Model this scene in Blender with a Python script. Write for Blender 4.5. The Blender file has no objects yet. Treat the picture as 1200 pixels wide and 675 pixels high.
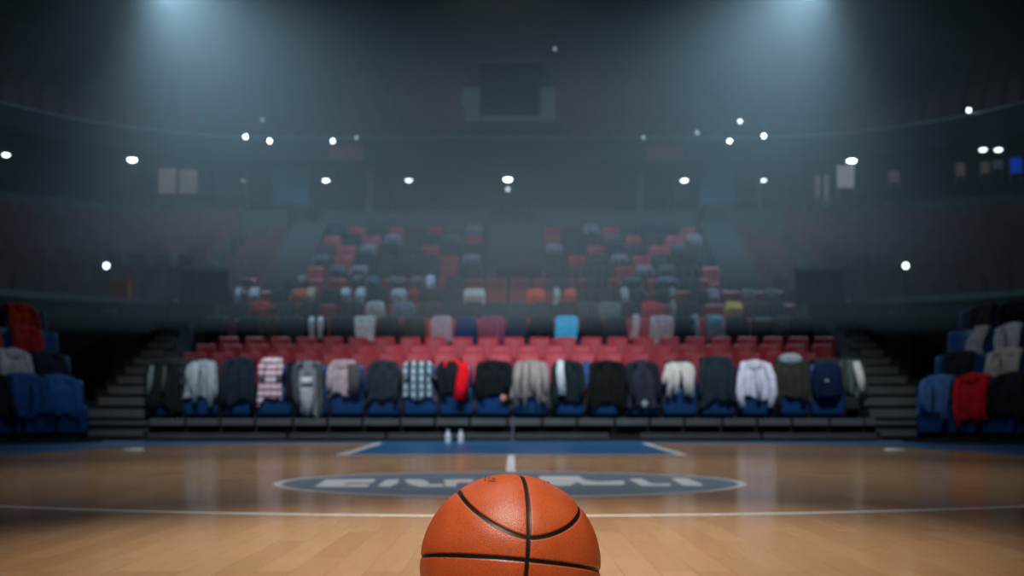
import bpy, bmesh, math, random
from mathutils import Vector, Matrix
import numpy as np

# ------------------------------------------------------------------ camera, light, exposure
C = bpy.context.scene.collection
SC = bpy.context.scene
F, H, HY = 1415.0, 0.3145, 490.0          # focal length in px (1200 wide), eye height, horizon row

def P(px, py, D):                          # what stands at depth D behind pixel (px, py)
    return Vector(((px - 600) * D / F, D, H + (HY - py) * D / F))

cam = bpy.data.cameras.new('camera'); camo = bpy.data.objects.new('camera', cam); C.objects.link(camo)
camo.location = (0, 0, H); camo.rotation_euler = (math.pi / 2, 0, 0)
cam.sensor_width = 36; cam.lens = F / 1200 * 36; cam.shift_y = (HY - 337.5) / 1200
cam.clip_start = 0.02; cam.clip_end = 200
cam.dof.use_dof = True; cam.dof.focus_distance = 1.52; cam.dof.aperture_fstop = 6.3
SC.camera = camo
SC.view_settings.view_transform = 'Standard'; SC.view_settings.look = 'None'
SC.view_settings.gamma = 1; SC.view_settings.use_curve_mapping = False
SC.view_settings.exposure = 0.0
cy = SC.cycles
cy.max_bounces = 5; cy.diffuse_bounces = 2; cy.glossy_bounces = 3; cy.volume_bounces = 0
cy.transparent_max_bounces = 4; cy.caustics_reflective = False; cy.caustics_refractive = False
cy.sample_clamp_indirect = 3.0; cy.use_denoising = True; cy.use_adaptive_sampling = False

w = bpy.data.worlds.new('world'); SC.world = w; w.use_nodes = True
w.node_tree.nodes['Background'].inputs[0].default_value = (0.3, 0.45, 0.6, 1)
w.node_tree.nodes['Background'].inputs[1].default_value = 0.01

def spot(name, loc, target, power, col, size, blend=1.0, radius=0.3):
    l = bpy.data.lights.new(name, 'SPOT'); l.energy = power; l.color = col
    l.spot_size = math.radians(size); l.spot_blend = blend; l.shadow_soft_size = radius
    o = bpy.data.objects.new(name, l); C.objects.link(o); o.location = loc
    o.rotation_euler = (Vector(target) - Vector(loc)).to_track_quat('-Z', 'Y').to_euler()
    return o

BLUE = (0.48, 0.78, 1.0)
spot('beam_light', (-7.9, 27.0, 10.5), (-3.3, 26.4, 2), 2700, BLUE, 112, 1.0, 0.3)
spot('beam_light', (6.8, 27.0, 10.5), (2.6, 26.4, 2), 2700, BLUE, 112, 1.0, 0.3)
spot('beam_glow_light', (-7.9, 27.0, 10.6), (-7.0, 26.5, 4), 380, BLUE, 176, 1.0, 0.3)
spot('beam_glow_light', (6.8, 27.0, 10.6), (6.0, 26.5, 4), 380, BLUE, 176, 1.0, 0.3)
spot('court_light', (-0.6, 4.0, 7.0), (-0.1, 2.9, 0), 1650, (1, .95, .88), 25, 1.0, 0.2)
spot('court_light', (0.8, 4.8, 7.0), (0.1, 3.5, 0), 1650, (1, .95, .88), 25, 1.0, 0.2)
spot('court_light', (-0.5, -1.6, 7.6), (0, 1.7, 0), 2300, (1, .94, .86), 18, 1.0, 0.7)  # unseen fill spot added behind the camera to brighten the ball's front
spot('court_light', (0, 8.5, 11), (0, 7.2, 0), 2700, (.97, .98, 1), 40, 1.0, 0.5)
spot('court_light', (0, 15.0, 11), (0, 12.2, 0), 2500, (.95, .97, 1), 54, 1.0, 0.5)  # unseen overhead spot added to brighten the dark lane
spot('stand_light', (-3.0, 9.0, 9), (-2.0, 18.6, .8), 3900, (.92, .96, 1), 48, 1.0, 0.4)
spot('stand_light', (3.0, 9.0, 9), (2.0, 18.6, .8), 3900, (.92, .96, 1), 48, 1.0, 0.4)
spot('stand_light', (0, 12.0, 8), (0, 22.9, 1.3), 2900, (.95, .97, 1), 30, 1.0, 0.5)
spot('corner_fill_light', (-2.5, 9.0, 8), (-6.2, 15.3, 1.0), 520, (.85, .93, 1), 30, 1.0, 0.4)  # this pair: unseen fill spots added to lift the dark corner banks
spot('corner_fill_light', (2.5, 9.0, 8), (6.2, 15.3, 1.0), 520, (.85, .93, 1), 30, 1.0, 0.4)
spot('tier_fill_light', (0, 26.0, 13), (0, 36.5, 9.0), 650, (.75, .88, 1), 60, 1.0, 0.4)  # unseen fill spot added so the press box and pilasters show
HAZE = 0.031

# ------------------------------------------------------------------ helpers
rnd = random.Random(7)
_seen = {}
def lin(c):
    return tuple(((v / 255) / 12.92 if v / 255 <= .04045 else (((v / 255) + .055) / 1.055) ** 2.4) for v in c) + (1,)

_mats = {}
def mat(name, col, rough=.6, metal=0, noise=.15, scale=8, emit=0, spec=.4, bump=0, bscale=60, coat=0):
    key = (name, col, rough, metal, emit)
    if key in _mats: return _mats[key]
    m = bpy.data.materials.new(name); m.use_nodes = True
    nt = m.node_tree; b = nt.nodes['Principled BSDF']
    b.inputs['Roughness'].default_value = rough; b.inputs['Metallic'].default_value = metal
    b.inputs['Specular IOR Level'].default_value = spec; b.inputs['Coat Weight'].default_value = coat
    c = lin(col)
    if noise:
        tc = nt.nodes.new('ShaderNodeTexCoord'); n = nt.nodes.new('ShaderNodeTexNoise')
        n.inputs['Scale'].default_value = scale; n.inputs['Detail'].default_value = 4
        nt.links.new(tc.outputs['Object'], n.inputs['Vector'])
        r = nt.nodes.new('ShaderNodeValToRGB')
        r.color_ramp.elements[0].position = .3; r.color_ramp.elements[1].position = .7
        r.color_ramp.elements[0].color = tuple(v * (1 - noise) for v in c[:3]) + (1,)
        r.color_ramp.elements[1].color = tuple(min(1, v * (1 + noise)) for v in c[:3]) + (1,)
        nt.links.new(n.outputs['Fac'], r.inputs[0]); nt.links.new(r.outputs[0], b.inputs['Base Color'])
        if bump:
            n2 = nt.nodes.new('ShaderNodeTexNoise'); n2.inputs['Scale'].default_value = bscale
            nt.links.new(tc.outputs['Object'], n2.inputs['Vector'])
            bp = nt.nodes.new('ShaderNodeBump'); bp.inputs['Strength'].default_value = bump
            bp.inputs['Distance'].default_value = .01
            nt.links.new(n2.outputs['Fac'], bp.inputs['Height']); nt.links.new(bp.outputs[0], b.inputs['Normal'])
    else:
        b.inputs['Base Color'].default_value = c
    if emit:
        b.inputs['Emission Color'].default_value = c; b.inputs['Emission Strength'].default_value = emit
    _mats[key] = m
    return m

def plaid(name, a, bcol, ccol, size=14.0):
    """woven check: two crossed bands of colour"""
    key = (name, a, bcol)
    if key in _mats: return _mats[key]
    m = bpy.data.materials.new(name); m.use_nodes = True
    nt = m.node_tree; b = nt.nodes['Principled BSDF']; b.inputs['Roughness'].default_value = .9
    tc = nt.nodes.new('ShaderNodeTexCoord')
    outs = []
    for axis in ('X', 'Z'):
        wv = nt.nodes.new('ShaderNodeTexWave'); wv.bands_direction = axis
        wv.inputs['Scale'].default_value = size / 3.14; wv.inputs['Distortion'].default_value = .6
        nt.links.new(tc.outputs['Object'], wv.inputs['Vector'])
        r = nt.nodes.new('ShaderNodeValToRGB'); r.color_ramp.elements[0].position = .42; r.color_ramp.elements[1].position = .58
        nt.links.new(wv.outputs['Fac'], r.inputs[0]); outs.append(r)
    m1 = nt.nodes.new('ShaderNodeMix'); m1.data_type = 'RGBA'
    m1.inputs[6].default_value = lin(a); m1.inputs[7].default_value = lin(bcol)
    nt.links.new(outs[0].outputs[0], m1.inputs[0])
    m2 = nt.nodes.new('ShaderNodeMix'); m2.data_type = 'RGBA'; m2.inputs[7].default_value = lin(ccol)
    nt.links.new(m1.outputs[2], m2.inputs[6]); 
    mm = nt.nodes.new('ShaderNodeMath'); mm.operation = 'MULTIPLY'; mm.inputs[1].default_value = .75
    nt.links.new(outs[1].outputs[0], mm.inputs[0]); nt.links.new(mm.outputs[0], m2.inputs[0])
    nt.links.new(m2.outputs[2], b.inputs['Base Color'])
    _mats[key] = m
    return m

class MB:
    """collects geometry for ONE mesh"""
    def __init__(s): s.bm = bmesh.new()
    def box(s, x0, x1, y0, y1, z0, z1, bev=0):
        r = bmesh.ops.create_cube(s.bm, size=1)
        bmesh.ops.scale(s.bm, vec=(x1 - x0, y1 - y0, z1 - z0), verts=r['verts'])
        bmesh.ops.translate(s.bm, vec=((x0 + x1) / 2, (y0 + y1) / 2, (z0 + z1) / 2), verts=r['verts'])
        if bev:
            es = list({e for v in r['verts'] for e in v.link_edges})
            bmesh.ops.bevel(s.bm, geom=es, offset=bev, segments=2, affect='EDGES', profile=.5)
        return s
    def tube(s, pts, rad, n=8, flat=1.0):
        pts = [Vector(p) for p in pts]
        if not hasattr(rad, '__len__'): rad = [rad] * len(pts)
        rings = []
        for i, p in enumerate(pts):
            t = (pts[min(i + 1, len(pts) - 1)] - pts[max(i - 1, 0)]).normalized()
            up = Vector((0, 1, 0)) if abs(t.y) < .9 else Vector((1, 0, 0))
            a = t.cross(up).normalized(); b = t.cross(a).normalized()
            rings.append([s.bm.verts.new(p + a * math.cos(q) * rad[i] + b * math.sin(q) * rad[i] * flat)
                          for q in (2 * math.pi * k / n for k in range(n))])
        for r0, r1 in zip(rings, rings[1:]):
            for k in range(n): s.bm.faces.new((r0[k], r0[(k + 1) % n], r1[(k + 1) % n], r1[k]))
        s.bm.faces.new(rings[0][::-1]); s.bm.faces.new(rings[-1])
        return s
    def disc(s, c, r, axis=(0, 0, 1), depth=.02, n=16, r2=None):
        c = Vector(c); a = Vector(axis).normalized()
        m = Matrix.Translation(c) @ a.to_track_quat('Z', 'Y').to_matrix().to_4x4()
        bmesh.ops.create_cone(s.bm, cap_ends=True, segments=n, radius1=r, radius2=r if r2 is None else r2, depth=depth, matrix=m)
        return s
    def ell(s, c, rx, ry, rz, seg=12):
        m = Matrix.Translation(Vector(c)) @ Matrix.Diagonal((rx, ry, rz, 1))
        bmesh.ops.create_uvsphere(s.bm, u_segments=seg, v_segments=max(6, seg // 2 + 2), radius=1, matrix=m)
        return s
    def build(s, name, m, parent=None, smooth=False, solid=0):
        bmesh.ops.recalc_face_normals(s.bm, faces=s.bm.faces)
        me = bpy.data.meshes.new(name); s.bm.to_mesh(me); s.bm.free()
        if smooth: me.shade_smooth()
        for mm in (m if isinstance(m, (list, tuple)) else [m]): me.materials.append(mm)
        o = bpy.data.objects.new(name, me); C.objects.link(o)
        if parent: o.parent = parent
        return o

def tag(o, label, cat, group=None, kind=None):
    k = _seen.setdefault(label, []); k.append(o.name)
    if len(k) > 1: print('DUPLICATE LABEL', label, k)
    n = len(label.split())
    if n < 4 or n > 16: print('LABEL LENGTH', n, label)
    o['label'] = label; o['category'] = cat
    if group: o['group'] = group
    if kind: o['kind'] = kind
    return o
def struct(o): o['kind'] = 'structure'; return o
def empty(name, loc, rz=0):
    o = bpy.data.objects.new(name, None); C.objects.link(o); o.location = loc; o.rotation_euler = (0, 0, rz); return o
def clone(o, loc, rz=0, name=None):
    c = o.copy(); C.objects.link(c); c.location = loc; c.rotation_euler = (0, 0, rz)
    if name: c.name = name
    for ch in list(o.children):
        d = ch.copy(); C.objects.link(d); d.parent = c
        for g in list(ch.children):
            e = g.copy(); C.objects.link(e); e.parent = d
    return c
ORD = ['first', 'second', 'third', 'fourth', 'fifth', 'sixth', 'seventh', 'eighth', 'ninth', 'tenth', 'eleventh', 'twelfth',
       'thirteenth', 'fourteenth', 'fifteenth', 'sixteenth', 'seventeenth', 'eighteenth', 'nineteenth', 'twentieth']
def place(i, n):
    """ordinal counted from the nearer end: 'third from the left end'"""
    if i == 0: return 'leftmost'
    if i == n - 1: return 'rightmost'
    return (ORD[i] + ' from the left end') if i < n / 2 else (ORD[n - 1 - i] + ' from the right end')

# ------------------------------------------------------------------ setting materials
conc = mat('concrete', (118, 132, 138), .85, noise=.12, scale=3, bump=.1)
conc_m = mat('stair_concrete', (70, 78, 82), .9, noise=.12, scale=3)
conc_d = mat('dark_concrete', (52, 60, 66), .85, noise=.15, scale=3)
black = mat('black_paint', (12, 14, 16), .8, noise=.2)  # near-black paint; also stands for shade in the stairwell and under the ledges
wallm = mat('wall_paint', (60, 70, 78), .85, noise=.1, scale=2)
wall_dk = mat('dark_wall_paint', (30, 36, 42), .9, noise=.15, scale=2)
metal = mat('grey_metal', (120, 128, 134), .45, .6, noise=.1)
metal_d = mat('dark_metal', (40, 45, 50), .5, .5, noise=.1)
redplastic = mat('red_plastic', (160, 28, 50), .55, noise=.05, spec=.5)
redplastic_shade = mat('shaded_red_plastic', (88, 26, 36), .5, noise=.1)  # same seat red, darkened in the colour for the weakly lit banks
blueplastic = mat('blue_plastic', (8, 58, 106), .4, noise=.06, spec=.5)

# ------------------------------------------------------------------ floor
def wood_floor():
    m = bpy.data.materials.new('maple_floor'); m.use_nodes = True
    nt = m.node_tree; b = nt.nodes['Principled BSDF']; L = nt.links.new
    tc = nt.nodes.new('ShaderNodeTexCoord'); mp = nt.nodes.new('ShaderNodeMapping')
    mp.inputs['Rotation'].default_value = (0, 0, math.pi / 2)
    L(tc.outputs['Object'], mp.inputs['Vector'])
    br = nt.nodes.new('ShaderNodeTexBrick'); br.offset = .37; br.offset_frequency = 3; br.squash = 1
    br.inputs['Color1'].default_value = lin((200, 156, 110)); br.inputs['Color2'].default_value = lin((184, 138, 92))
    br.inputs['Mortar'].default_value = lin((172, 128, 84))
    br.inputs['Scale'].default_value = 1; br.inputs['Mortar Size'].default_value = .0012; br.inputs['Mortar Smooth'].default_value = .5
    br.inputs['Brick Width'].default_value = .62; br.inputs['Row Height'].default_value = .075; br.inputs['Bias'].default_value = -.1
    L(mp.outputs[0], br.inputs['Vector'])
    # grain
    mp2 = nt.nodes.new('ShaderNodeMapping'); mp2.inputs['Scale'].default_value = (60, 4, 1)
    L(tc.outputs['Object'], mp2.inputs['Vector'])
    n = nt.nodes.new('ShaderNodeTexNoise'); n.inputs['Scale'].default_value = 1; n.inputs['Detail'].default_value = 5
    L(mp2.outputs[0], n.inputs['Vector'])
    mr = nt.nodes.new('ShaderNodeMapRange'); mr.inputs['To Min'].default_value = .88; mr.inputs['To Max'].default_value = 1.1
    L(n.outputs['Fac'], mr.inputs['Value'])
    mx = nt.nodes.new('ShaderNodeMix'); mx.data_type = 'RGBA'; mx.blend_type = 'MULTIPLY'; mx.inputs[0].default_value = 1
    L(br.outputs['Color'], mx.inputs[6]); L(mr.outputs[0], mx.inputs[7])
    # broad board-group tone
    mp3 = nt.nodes.new('ShaderNodeMapping'); mp3.inputs['Scale'].default_value = (1.6, .5, 1)
    L(tc.outputs['Object'], mp3.inputs['Vector'])
    n3 = nt.nodes.new('ShaderNodeTexNoise'); n3.inputs['Scale'].default_value = 1.2; n3.inputs['Detail'].default_value = 2
    L(mp3.outputs[0], n3.inputs['Vector'])
    mr3 = nt.nodes.new('ShaderNodeMapRange'); mr3.inputs['To Min'].default_value = .92; mr3.inputs['To Max'].default_value = 1.07
    L(n3.outputs['Fac'], mr3.inputs['Value'])
    mx3 = nt.nodes.new('ShaderNodeMix'); mx3.data_type = 'RGBA'; mx3.blend_type = 'MULTIPLY'; mx3.inputs[0].default_value = 1
    L(mx.outputs[2], mx3.inputs[6]); L(mr3.outputs[0], mx3.inputs[7])
    L(mx3.outputs[2], b.inputs['Base Color'])
    b.inputs['Roughness'].default_value = .17; b.inputs['Specular IOR Level'].default_value = .35
    bp = nt.nodes.new('ShaderNodeBump'); bp.inputs['Strength'].default_value = .02; bp.inputs['Distance'].default_value = .002
    L(n3.outputs['Fac'], bp.inputs['Height']); L(bp.outputs[0], b.inputs['Normal'])
    return m

struct(MB().box(-24, 24, -8, 46, -.3, 0).build('floor', wood_floor()))

def flat(name, polys, m, z=.0008):
    """paint film on the floor"""
    bm = bmesh.new()
    for k, pts in enumerate(polys):
        vs = [bm.verts.new((x, y, z)) for x, y in pts]
        bm.faces.new(vs)
    bmesh.ops.recalc_face_normals(bm, faces=bm.faces)
    for f in bm.faces:
        if f.normal.z < 0: f.normal_flip()
    me = bpy.data.meshes.new(name); bm.to_mesh(me); bm.free(); me.materials.append(m)
    o = bpy.data.objects.new(name, me); C.objects.link(o); return struct(o)

bluep = mat('blue_floor_paint', (14, 98, 156), .3, noise=.08, scale=2)
whitep = mat('white_floor_paint', (246, 247, 246), .3, noise=.04)
slatep = mat('slate_floor_paint', (112, 128, 146), .34, noise=.12, scale=5)
# blue border beyond a round-cornered playing area
def border():
    bm = bmesh.new(); z = .0008
    hx, y0, y1, r = 4.25, -6, 15.15, 2.2
    inner = [(-hx, y0)] + [(-hx + r - r * math.cos(a), y1 - r + r * math.sin(a)) for a in np.linspace(0, math.pi / 2, 12)]
    inner += [(-x, y) for x, y in inner[::-1]]
    outer = []
    for x, y in inner:
        outer.append((-9.5 if x < -2.2 and y < 15 else (9.5 if x > 2.2 and y < 15 else x), y if (abs(x) > 2.2 and y < 13) else 16.4))
    vi = [bm.verts.new((x, y, z)) for x, y in inner]; vo = [bm.verts.new((x, y, z)) for x, y in outer]
    for k in range(len(vi) - 1): bm.faces.new((vi[k], vi[k + 1], vo[k + 1], vo[k]))
    bmesh.ops.recalc_face_normals(bm, faces=bm.faces)
    for f in bm.faces:
        if f.normal.z < 0: f.normal_flip()
    me = bpy.data.meshes.new('court_border'); bm.to_mesh(me); bm.free(); me.materials.append(bluep)
    o = bpy.data.objects.new('court_border', me); C.objects.link(o); struct(o)
border()
flat('free_throw_lane', [[(-1.42, 10.35), (1.42, 10.35), (1.62, 15.12), (-1.62, 15.12)]], bluep, .001)
flat('lane_line', [[(-1.50, 10.23), (1.50, 10.23), (1.50, 10.35), (-1.50, 10.35)],
                   [(-1.50, 10.35), (-1.42, 10.35), (-1.62, 15.12), (-1.70, 15.12)],
                   [(1.42, 10.35), (1.50, 10.35), (1.70, 15.12), (1.62, 15.12)]], whitep, .0014)
flat('centre_line', [[(-.034, 7.0), (.018, 7.0), (.022, 10.23), (-.034, 10.23)]], whitep, .0012)
def arc_ring(cx, cy, r0, r1, a0, a1, n):
    out = []
    for k in range(n):
        p, q = a0 + (a1 - a0) * k / n, a0 + (a1 - a0) * (k + 1) / n
        out.append([(cx + r0 * math.cos(p), cy + r0 * math.sin(p)), (cx + r1 * math.cos(p), cy + r1 * math.sin(p)),
                    (cx + r1 * math.cos(q), cy + r1 * math.sin(q)), (cx + r0 * math.cos(q), cy + r0 * math.sin(q))])
    return out
flat('curved_court_line', arc_ring(0, 8.02, 4.12, 4.17, math.radians(205), math.radians(335), 60), whitep, .0010)
flat('side_court_line', [[(-4.1, 6.43), (-1.35, 6.43), (-1.35, 6.48), (-4.1, 6.48)], [(4.1, 6.43), (1.35, 6.43), (1.35, 6.48), (4.1, 6.48)]],
     mat('faded_line_paint', (196, 164, 128), .3, noise=.1), .0010)
LC = (-.01, 5.92)
flat('centre_circle', [[(LC[0] + 1.12 * math.cos(a), LC[1] + 1.12 * math.sin(a)) for a in np.linspace(0, 2 * math.pi, 72, endpoint=False)]], slatep, .0012)
flat('centre_circle_line', arc_ring(LC[0], LC[1], 1.10, 1.14, 0, 2 * math.pi, 80), whitep, .0018)
def g(px, py):
    D = H * F / (py - HY); return ((px - 600) * D / F, D)
letters = [
    [(368, 571), (382, 562.5), (441, 562), (437, 566), (405, 566.5), (402, 568), (434, 567.5), (430, 571.5)],
    [(442, 570.5), (452, 563), (468, 562), (466, 567), (456, 571)],
    [(474, 562.5), (495, 562.5), (504, 566.5), (500, 568), (520, 567.5), (519, 571), (490, 571), (478, 567)],
    [(520, 562.5), (556, 562), (552, 566), (536, 566), (534, 571), (522, 571)],
    [(632, 558.5), (678, 558.5), (686, 563), (700, 565), (730, 563.5), (733, 567.5), (728, 569), (684, 569), (676, 565.5), (668, 570), (634, 569.5), (630, 564)],
    [(736, 561.5), (752, 561.5), (764, 567), (785, 567.2), (787, 570), (752, 570)],
    [(786, 561), (805, 561), (824, 568.5), (822, 570), (800, 569.5)],
]
flat('centre_lettering', [[g(*p) for p in L_] for L_ in letters], whitep, .0022)
for s, lab in ((-1, 'left'), (1, 'right')):
    o = MB().disc((0, 0, .006), .11, depth=.012, n=20, r2=.08).build('floor_marker', whitep, smooth=False)
    o.location = (s * 3.78 + .02, 12.0, .0015)
    tag(o, f'small white disc marker lying on the far {lab} of the court', 'marker', 'white floor markers')

# ------------------------------------------------------------------ the bowl: profiles swept along curves that bend towards the court at both sides
def curve(base, n=10):
    """half path (X>=0) -> full symmetric path"""
    pts = [Vector((x, y)) for x, y in base]
    return [Vector((-p.x, p.y)) for p in pts[::-1] if p.x > 0] + pts
def normals(path):
    out = []
    for i in range(len(path)):
        t = (path[min(i + 1, len(path) - 1)] - path[max(i - 1, 0)]).normalized()
        out.append(Vector((-t.y, t.x)))        # outward (+y in the middle)
    return out
def smooth_half(x0, D, R, y_end):
    """straight along X to x0, quarter bend, then straight towards the camera"""
    pts = [(0, D), (x0 * .5, D), (x0, D)]
    for a in np.linspace(0, math.pi / 2, 10)[1:]:
        pts.append((x0 + R[0] * math.sin(a), D - R[1] + R[1] * math.cos(a)))
    pts.append((x0 + R[0], y_end))
    return pts
def sweep(name, half, prof, m, parent=None, xmin=None):
    """prof: list of (outward offset, z); closed loop. swept along both halves"""
    path = curve(half); nr = normals(path); bm = bmesh.new(); rings = []
    for p, n in zip(path, nr):
        if xmin and abs(p.x) < xmin: rings.append(None); continue
        rings.append([bm.verts.new((p.x + n.x * u, p.y + n.y * u, z)) for u, z in prof])
    for a, b in zip(rings, rings[1:]):
        if a is None or b is None: continue
        for k in range(len(prof)):
            j = (k + 1) % len(prof); bm.faces.new((a[k], a[j], b[j], b[k]))
    seq = [r for r in rings if r]
    bmesh.ops.holes_fill(bm, edges=[e for e in bm.edges if e.is_boundary], sides=0)
    bmesh.ops.recalc_face_normals(bm, faces=bm.faces)
    me = bpy.data.meshes.new(name); bm.to_mesh(me); bm.free(); me.materials.append(m)
    o = bpy.data.objects.new(name, me); C.objects.link(o)
    if parent: o.parent = parent
    return o

# outer lower bowl: starts at the ledge, |X| > 6.95
low_half = [(6.95, 25.0), (7.25, 25.0), (7.7, 24.86), (8.4, 24.45), (9.3, 23.8), (10.3, 22.7), (11.1, 21.2), (11.7, 19.2), (12, 16.5), (12, 8)]
def sweep_side(name, half, prof, m, s):
    path = [Vector((x * s, y)) for x, y in half]; nr = normals(path); 
    if s < 0: nr = [-n for n in nr]
    bm = bmesh.new(); rings = []
    for p, n in zip(path, nr): rings.append([bm.verts.new((p.x + n.x * u, p.y + n.y * u, z)) for u, z in prof])
    for a, b in zip(rings, rings[1:]):
        for k in range(len(prof)):
            j = (k + 1) % len(prof); bm.faces.new((a[k], a[j], b[j], b[k]))
    bm.faces.new(rings[0]); bm.faces.new(rings[-1])
    bmesh.ops.recalc_face_normals(bm, faces=bm.faces)
    me = bpy.data.meshes.new(name); bm.to_mesh(me); bm.free(); me.materials.append(m)
    o = bpy.data.objects.new(name, me); C.objects.link(o); return struct(o)
terr = [(0, 0), (0, 2.72)]
z = 2.72
for k in range(7):
    u = .55 + .85 * k
    terr += [(u, z)]; z += .37 if k else .1; terr += [(u, z)]
terr += [(6.6, z), (6.6, 0)]
LOWTOP = z
for s, nm in ((-1, 'left'), (1, 'right')):
    sweep_side('side_terrace_' + nm, low_half, terr, conc_d if False else wall_dk, s)
    sweep_side('side_terrace_front_' + nm, low_half, [(-.06, 0.0), (-.06, 2.52), (-.002, 2.52), (-.002, 0)], black, s)  # near-black sheet, its colour standing in for the unlit wall below the ledge
    sweep_side('ledge_' + nm, low_half, [(-.16, 2.66), (-.16, 2.78), (.06, 2.78), (.06, 2.66)], conc, s)

# central stand: rows
ROWS = []      # (depth of the backrest, top of the backrest)
for k in range(3): ROWS.append((22.0 + .8 * k, 1.50 + .2 * k))
for k in range(9): ROWS.append((24.4 + .85 * k, 2.33 + .366 * k))
SEAT_H = .77
mb = MB()
mb.box(-6.0, 5.95, 17.35, 21.5, 0, .45)
for i, (D, top) in enumerate(ROWS):
    nxt = ROWS[i + 1][0] if i + 1 < len(ROWS) else D + .9
    wL = -6.35 if i < 6 else -5.62
    wR = 6.35 if i < 6 else 5.62
    if i == 0: wL, wR = -6.3, 6.05
    mb.box(wL, wR, D - .52, nxt - .52, 0, top - SEAT_H)
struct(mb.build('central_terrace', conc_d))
# outer flanks of the central stand (beyond the two side aisles), upper rows
for s, nm in ((-1, 'left'), (1, 'right')):
    mb = MB()
    for i, (D, top) in enumerate(ROWS[5:]):
        x0, x1 = sorted((s * 5.7, s * 6.93))
        mb.box(x0, x1, D - .52, D + .33, 0, top - SEAT_H)
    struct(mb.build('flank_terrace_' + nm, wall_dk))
# aisles
def aisle(name, x0, x1, D0, D1, z0, z1, n):
    mb = MB()
    for k in range(n):
        a = D0 + (D1 - D0) * k / n; b = D0 + (D1 - D0) * (k + 1) / n
        mb.box(x0, x1, a, b, z0 - .6 if k == 0 else z0, z0 + (z1 - z0) * (k + 1) / n)
    return struct(mb.build(name, conc_m))
# pale stair flights lying over the terraces (tops 4 cm proud)
aisle('aisle_stairs_left', -5.62, -4.76, 26.5, 31.3, 2.75, 5.36, 16)
aisle('aisle_stairs_right', 4.82, 5.68, 26.5, 31.3, 2.75, 5.36, 16)
aisle('aisle_stairs_centre', -.56, .76, 27.95, 31.3, 3.72, 5.36, 12)
# opening under the centre aisle, inner shade painted as a black back panel
mb = MB(); mb.box(-.56, .76, 27.3, 27.95, 3.70, 3.78); mb.box(-.56, -.36, 27.3, 27.9, 3.0, 3.70); mb.box(.66, .76, 27.3, 27.9, 3.0, 3.70)
struct(mb.build('stairwell_surround', conc)); struct(MB().box(-.36, .66, 27.75, 27.9, 3.0, 3.70).build('stairwell_shade_panel', black))

# side stairs from the court up to the ledge, stepped silhouette
for s, nm in ((-1, 'left'), (1, 'right')):
    mb = MB(); mn = MB()
    for j in range(11):
        D = 17.0 + .68 * j; zt = .43 + .177 * j
        xo = 5.95 + .085 * j; xi = 5.02 if j < 1 else (5.25 if j < 6 else 6.08 if j < 8 else 6.37)
        if j == 0: xi = 5.02
        if 0 < j < 6: xi = 6.07 - .9 if j == 0 else 5.1
        x0, x1 = sorted((s * xo, s * xi))
        z0 = 0 if (j < 1 or j > 7) else .46
        mb.box(x0, x1, D, D + .68, z0, zt)
        mn.box(x0, x1, D - .05, D + .10, zt - .105, zt + .012)
    mb.box(*sorted((s * 5.03, s * 6.05)), 16.68, 16.99, 0, .27); mb.box(*sorted((s * 5.03, s * 6.3)), 16.5, 16.67, 0, .12)
    for y_, z_, xo_ in ((16.63, .28, 6.05), (16.45, .13, 6.3)): mn.box(*sorted((s * 5.03, s * xo_)), y_, y_ + .12, z_ - .055, z_)
    struct(mb.build('court_stairs_' + nm, conc_d)); struct(mn.build('stair_nosings_' + nm, conc_m))
    # dark stringer wall beside the flight
    mb = MB()
    for j in range(11):
        D = 17.0 + .68 * j; x0, x1 = sorted((s * (5.96 + .085 * j), s * (6.16 + .085 * j)))
        mb.box(x0, x1, D, D + .68, 0, .40 + .177 * j)
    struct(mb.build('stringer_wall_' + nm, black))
    x0, x1 = sorted((s * 6.0, s * 6.95))
    struct(MB().box(x0, x1, 24.52, 24.72, 1.2, 2.66).box(x0, x1, 24.46, 24.52, 2.60, 2.66).build('stair_head_wall_' + nm, conc_m))
    # dark guarded enclosure above that wall
    e = empty('guard_fence', (s * 6.45, 25.3, 2.3))
    pf = MB().box(-.5, .5, .02, .04, .35, 1.1).build('fence_panel', mat('navy_mesh_cloth', (14, 26, 44), .8), e)
    for k, xx in enumerate((-.5, -.17, .17, .5)): MB().tube([(xx, 0, 0), (xx, 0, 1.15)], .018).build('post', metal_d, e)
    MB().tube([(-.52, 0, 1.15), (.52, 0, 1.15)], .022).build('top_rail', metal_d, e)
    tag(e, f'dark navy guard fence above the grey wall by the {nm} court stairs', 'fence', 'guard fences')

# concourse parapet, floor, back wall, soffit, balcony
par_half = smooth_half(6.0, 31.6, (8.6, 9.0), 6)
fas_half = smooth_half(6.0, 31.5, (7.2, 8.6), 6)
struct(sweep('parapet', par_half, [(0, 4.6), (0, 5.74), (.18, 5.74), (.18, 4.6)], conc_m))
struct(sweep('concourse_floor', par_half, [(.18, 4.6), (.18, 5.3), (5.2, 5.3), (5.2, 4.6)], conc_d))
struct(sweep('balcony_fascia', fas_half, [(0, 6.98), (0, 7.5), (.2, 7.5), (.2, 6.98)], wall_dk))
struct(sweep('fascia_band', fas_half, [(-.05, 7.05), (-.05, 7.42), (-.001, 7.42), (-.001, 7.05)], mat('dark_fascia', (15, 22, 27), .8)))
struct(sweep('balcony_rail', fas_half, [(.05, 7.62), (.05, 7.66), (.10, 7.66), (.10, 7.62)], metal))
prof = [(.2, 7.0), (.2, 7.3)]
zz = 7.3
UP = []
for k in range(11):
    u = .5 + .78 * k; prof.append((u, zz)); zz += .42; prof.append((u, zz)); UP.append((u + .55, zz)) if k < 10 else None
prof += [(9.3, zz), (9.3, 7.0)]
struct(sweep('upper_tier', fas_half, prof, wall_dk))
struct(sweep('concourse_wall', par_half, [(5.2, 4.6), (5.2, 7.0), (5.4, 7.0), (5.4, 4.6)], mat('concourse_paint', (44, 58, 68), .85)))
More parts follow.
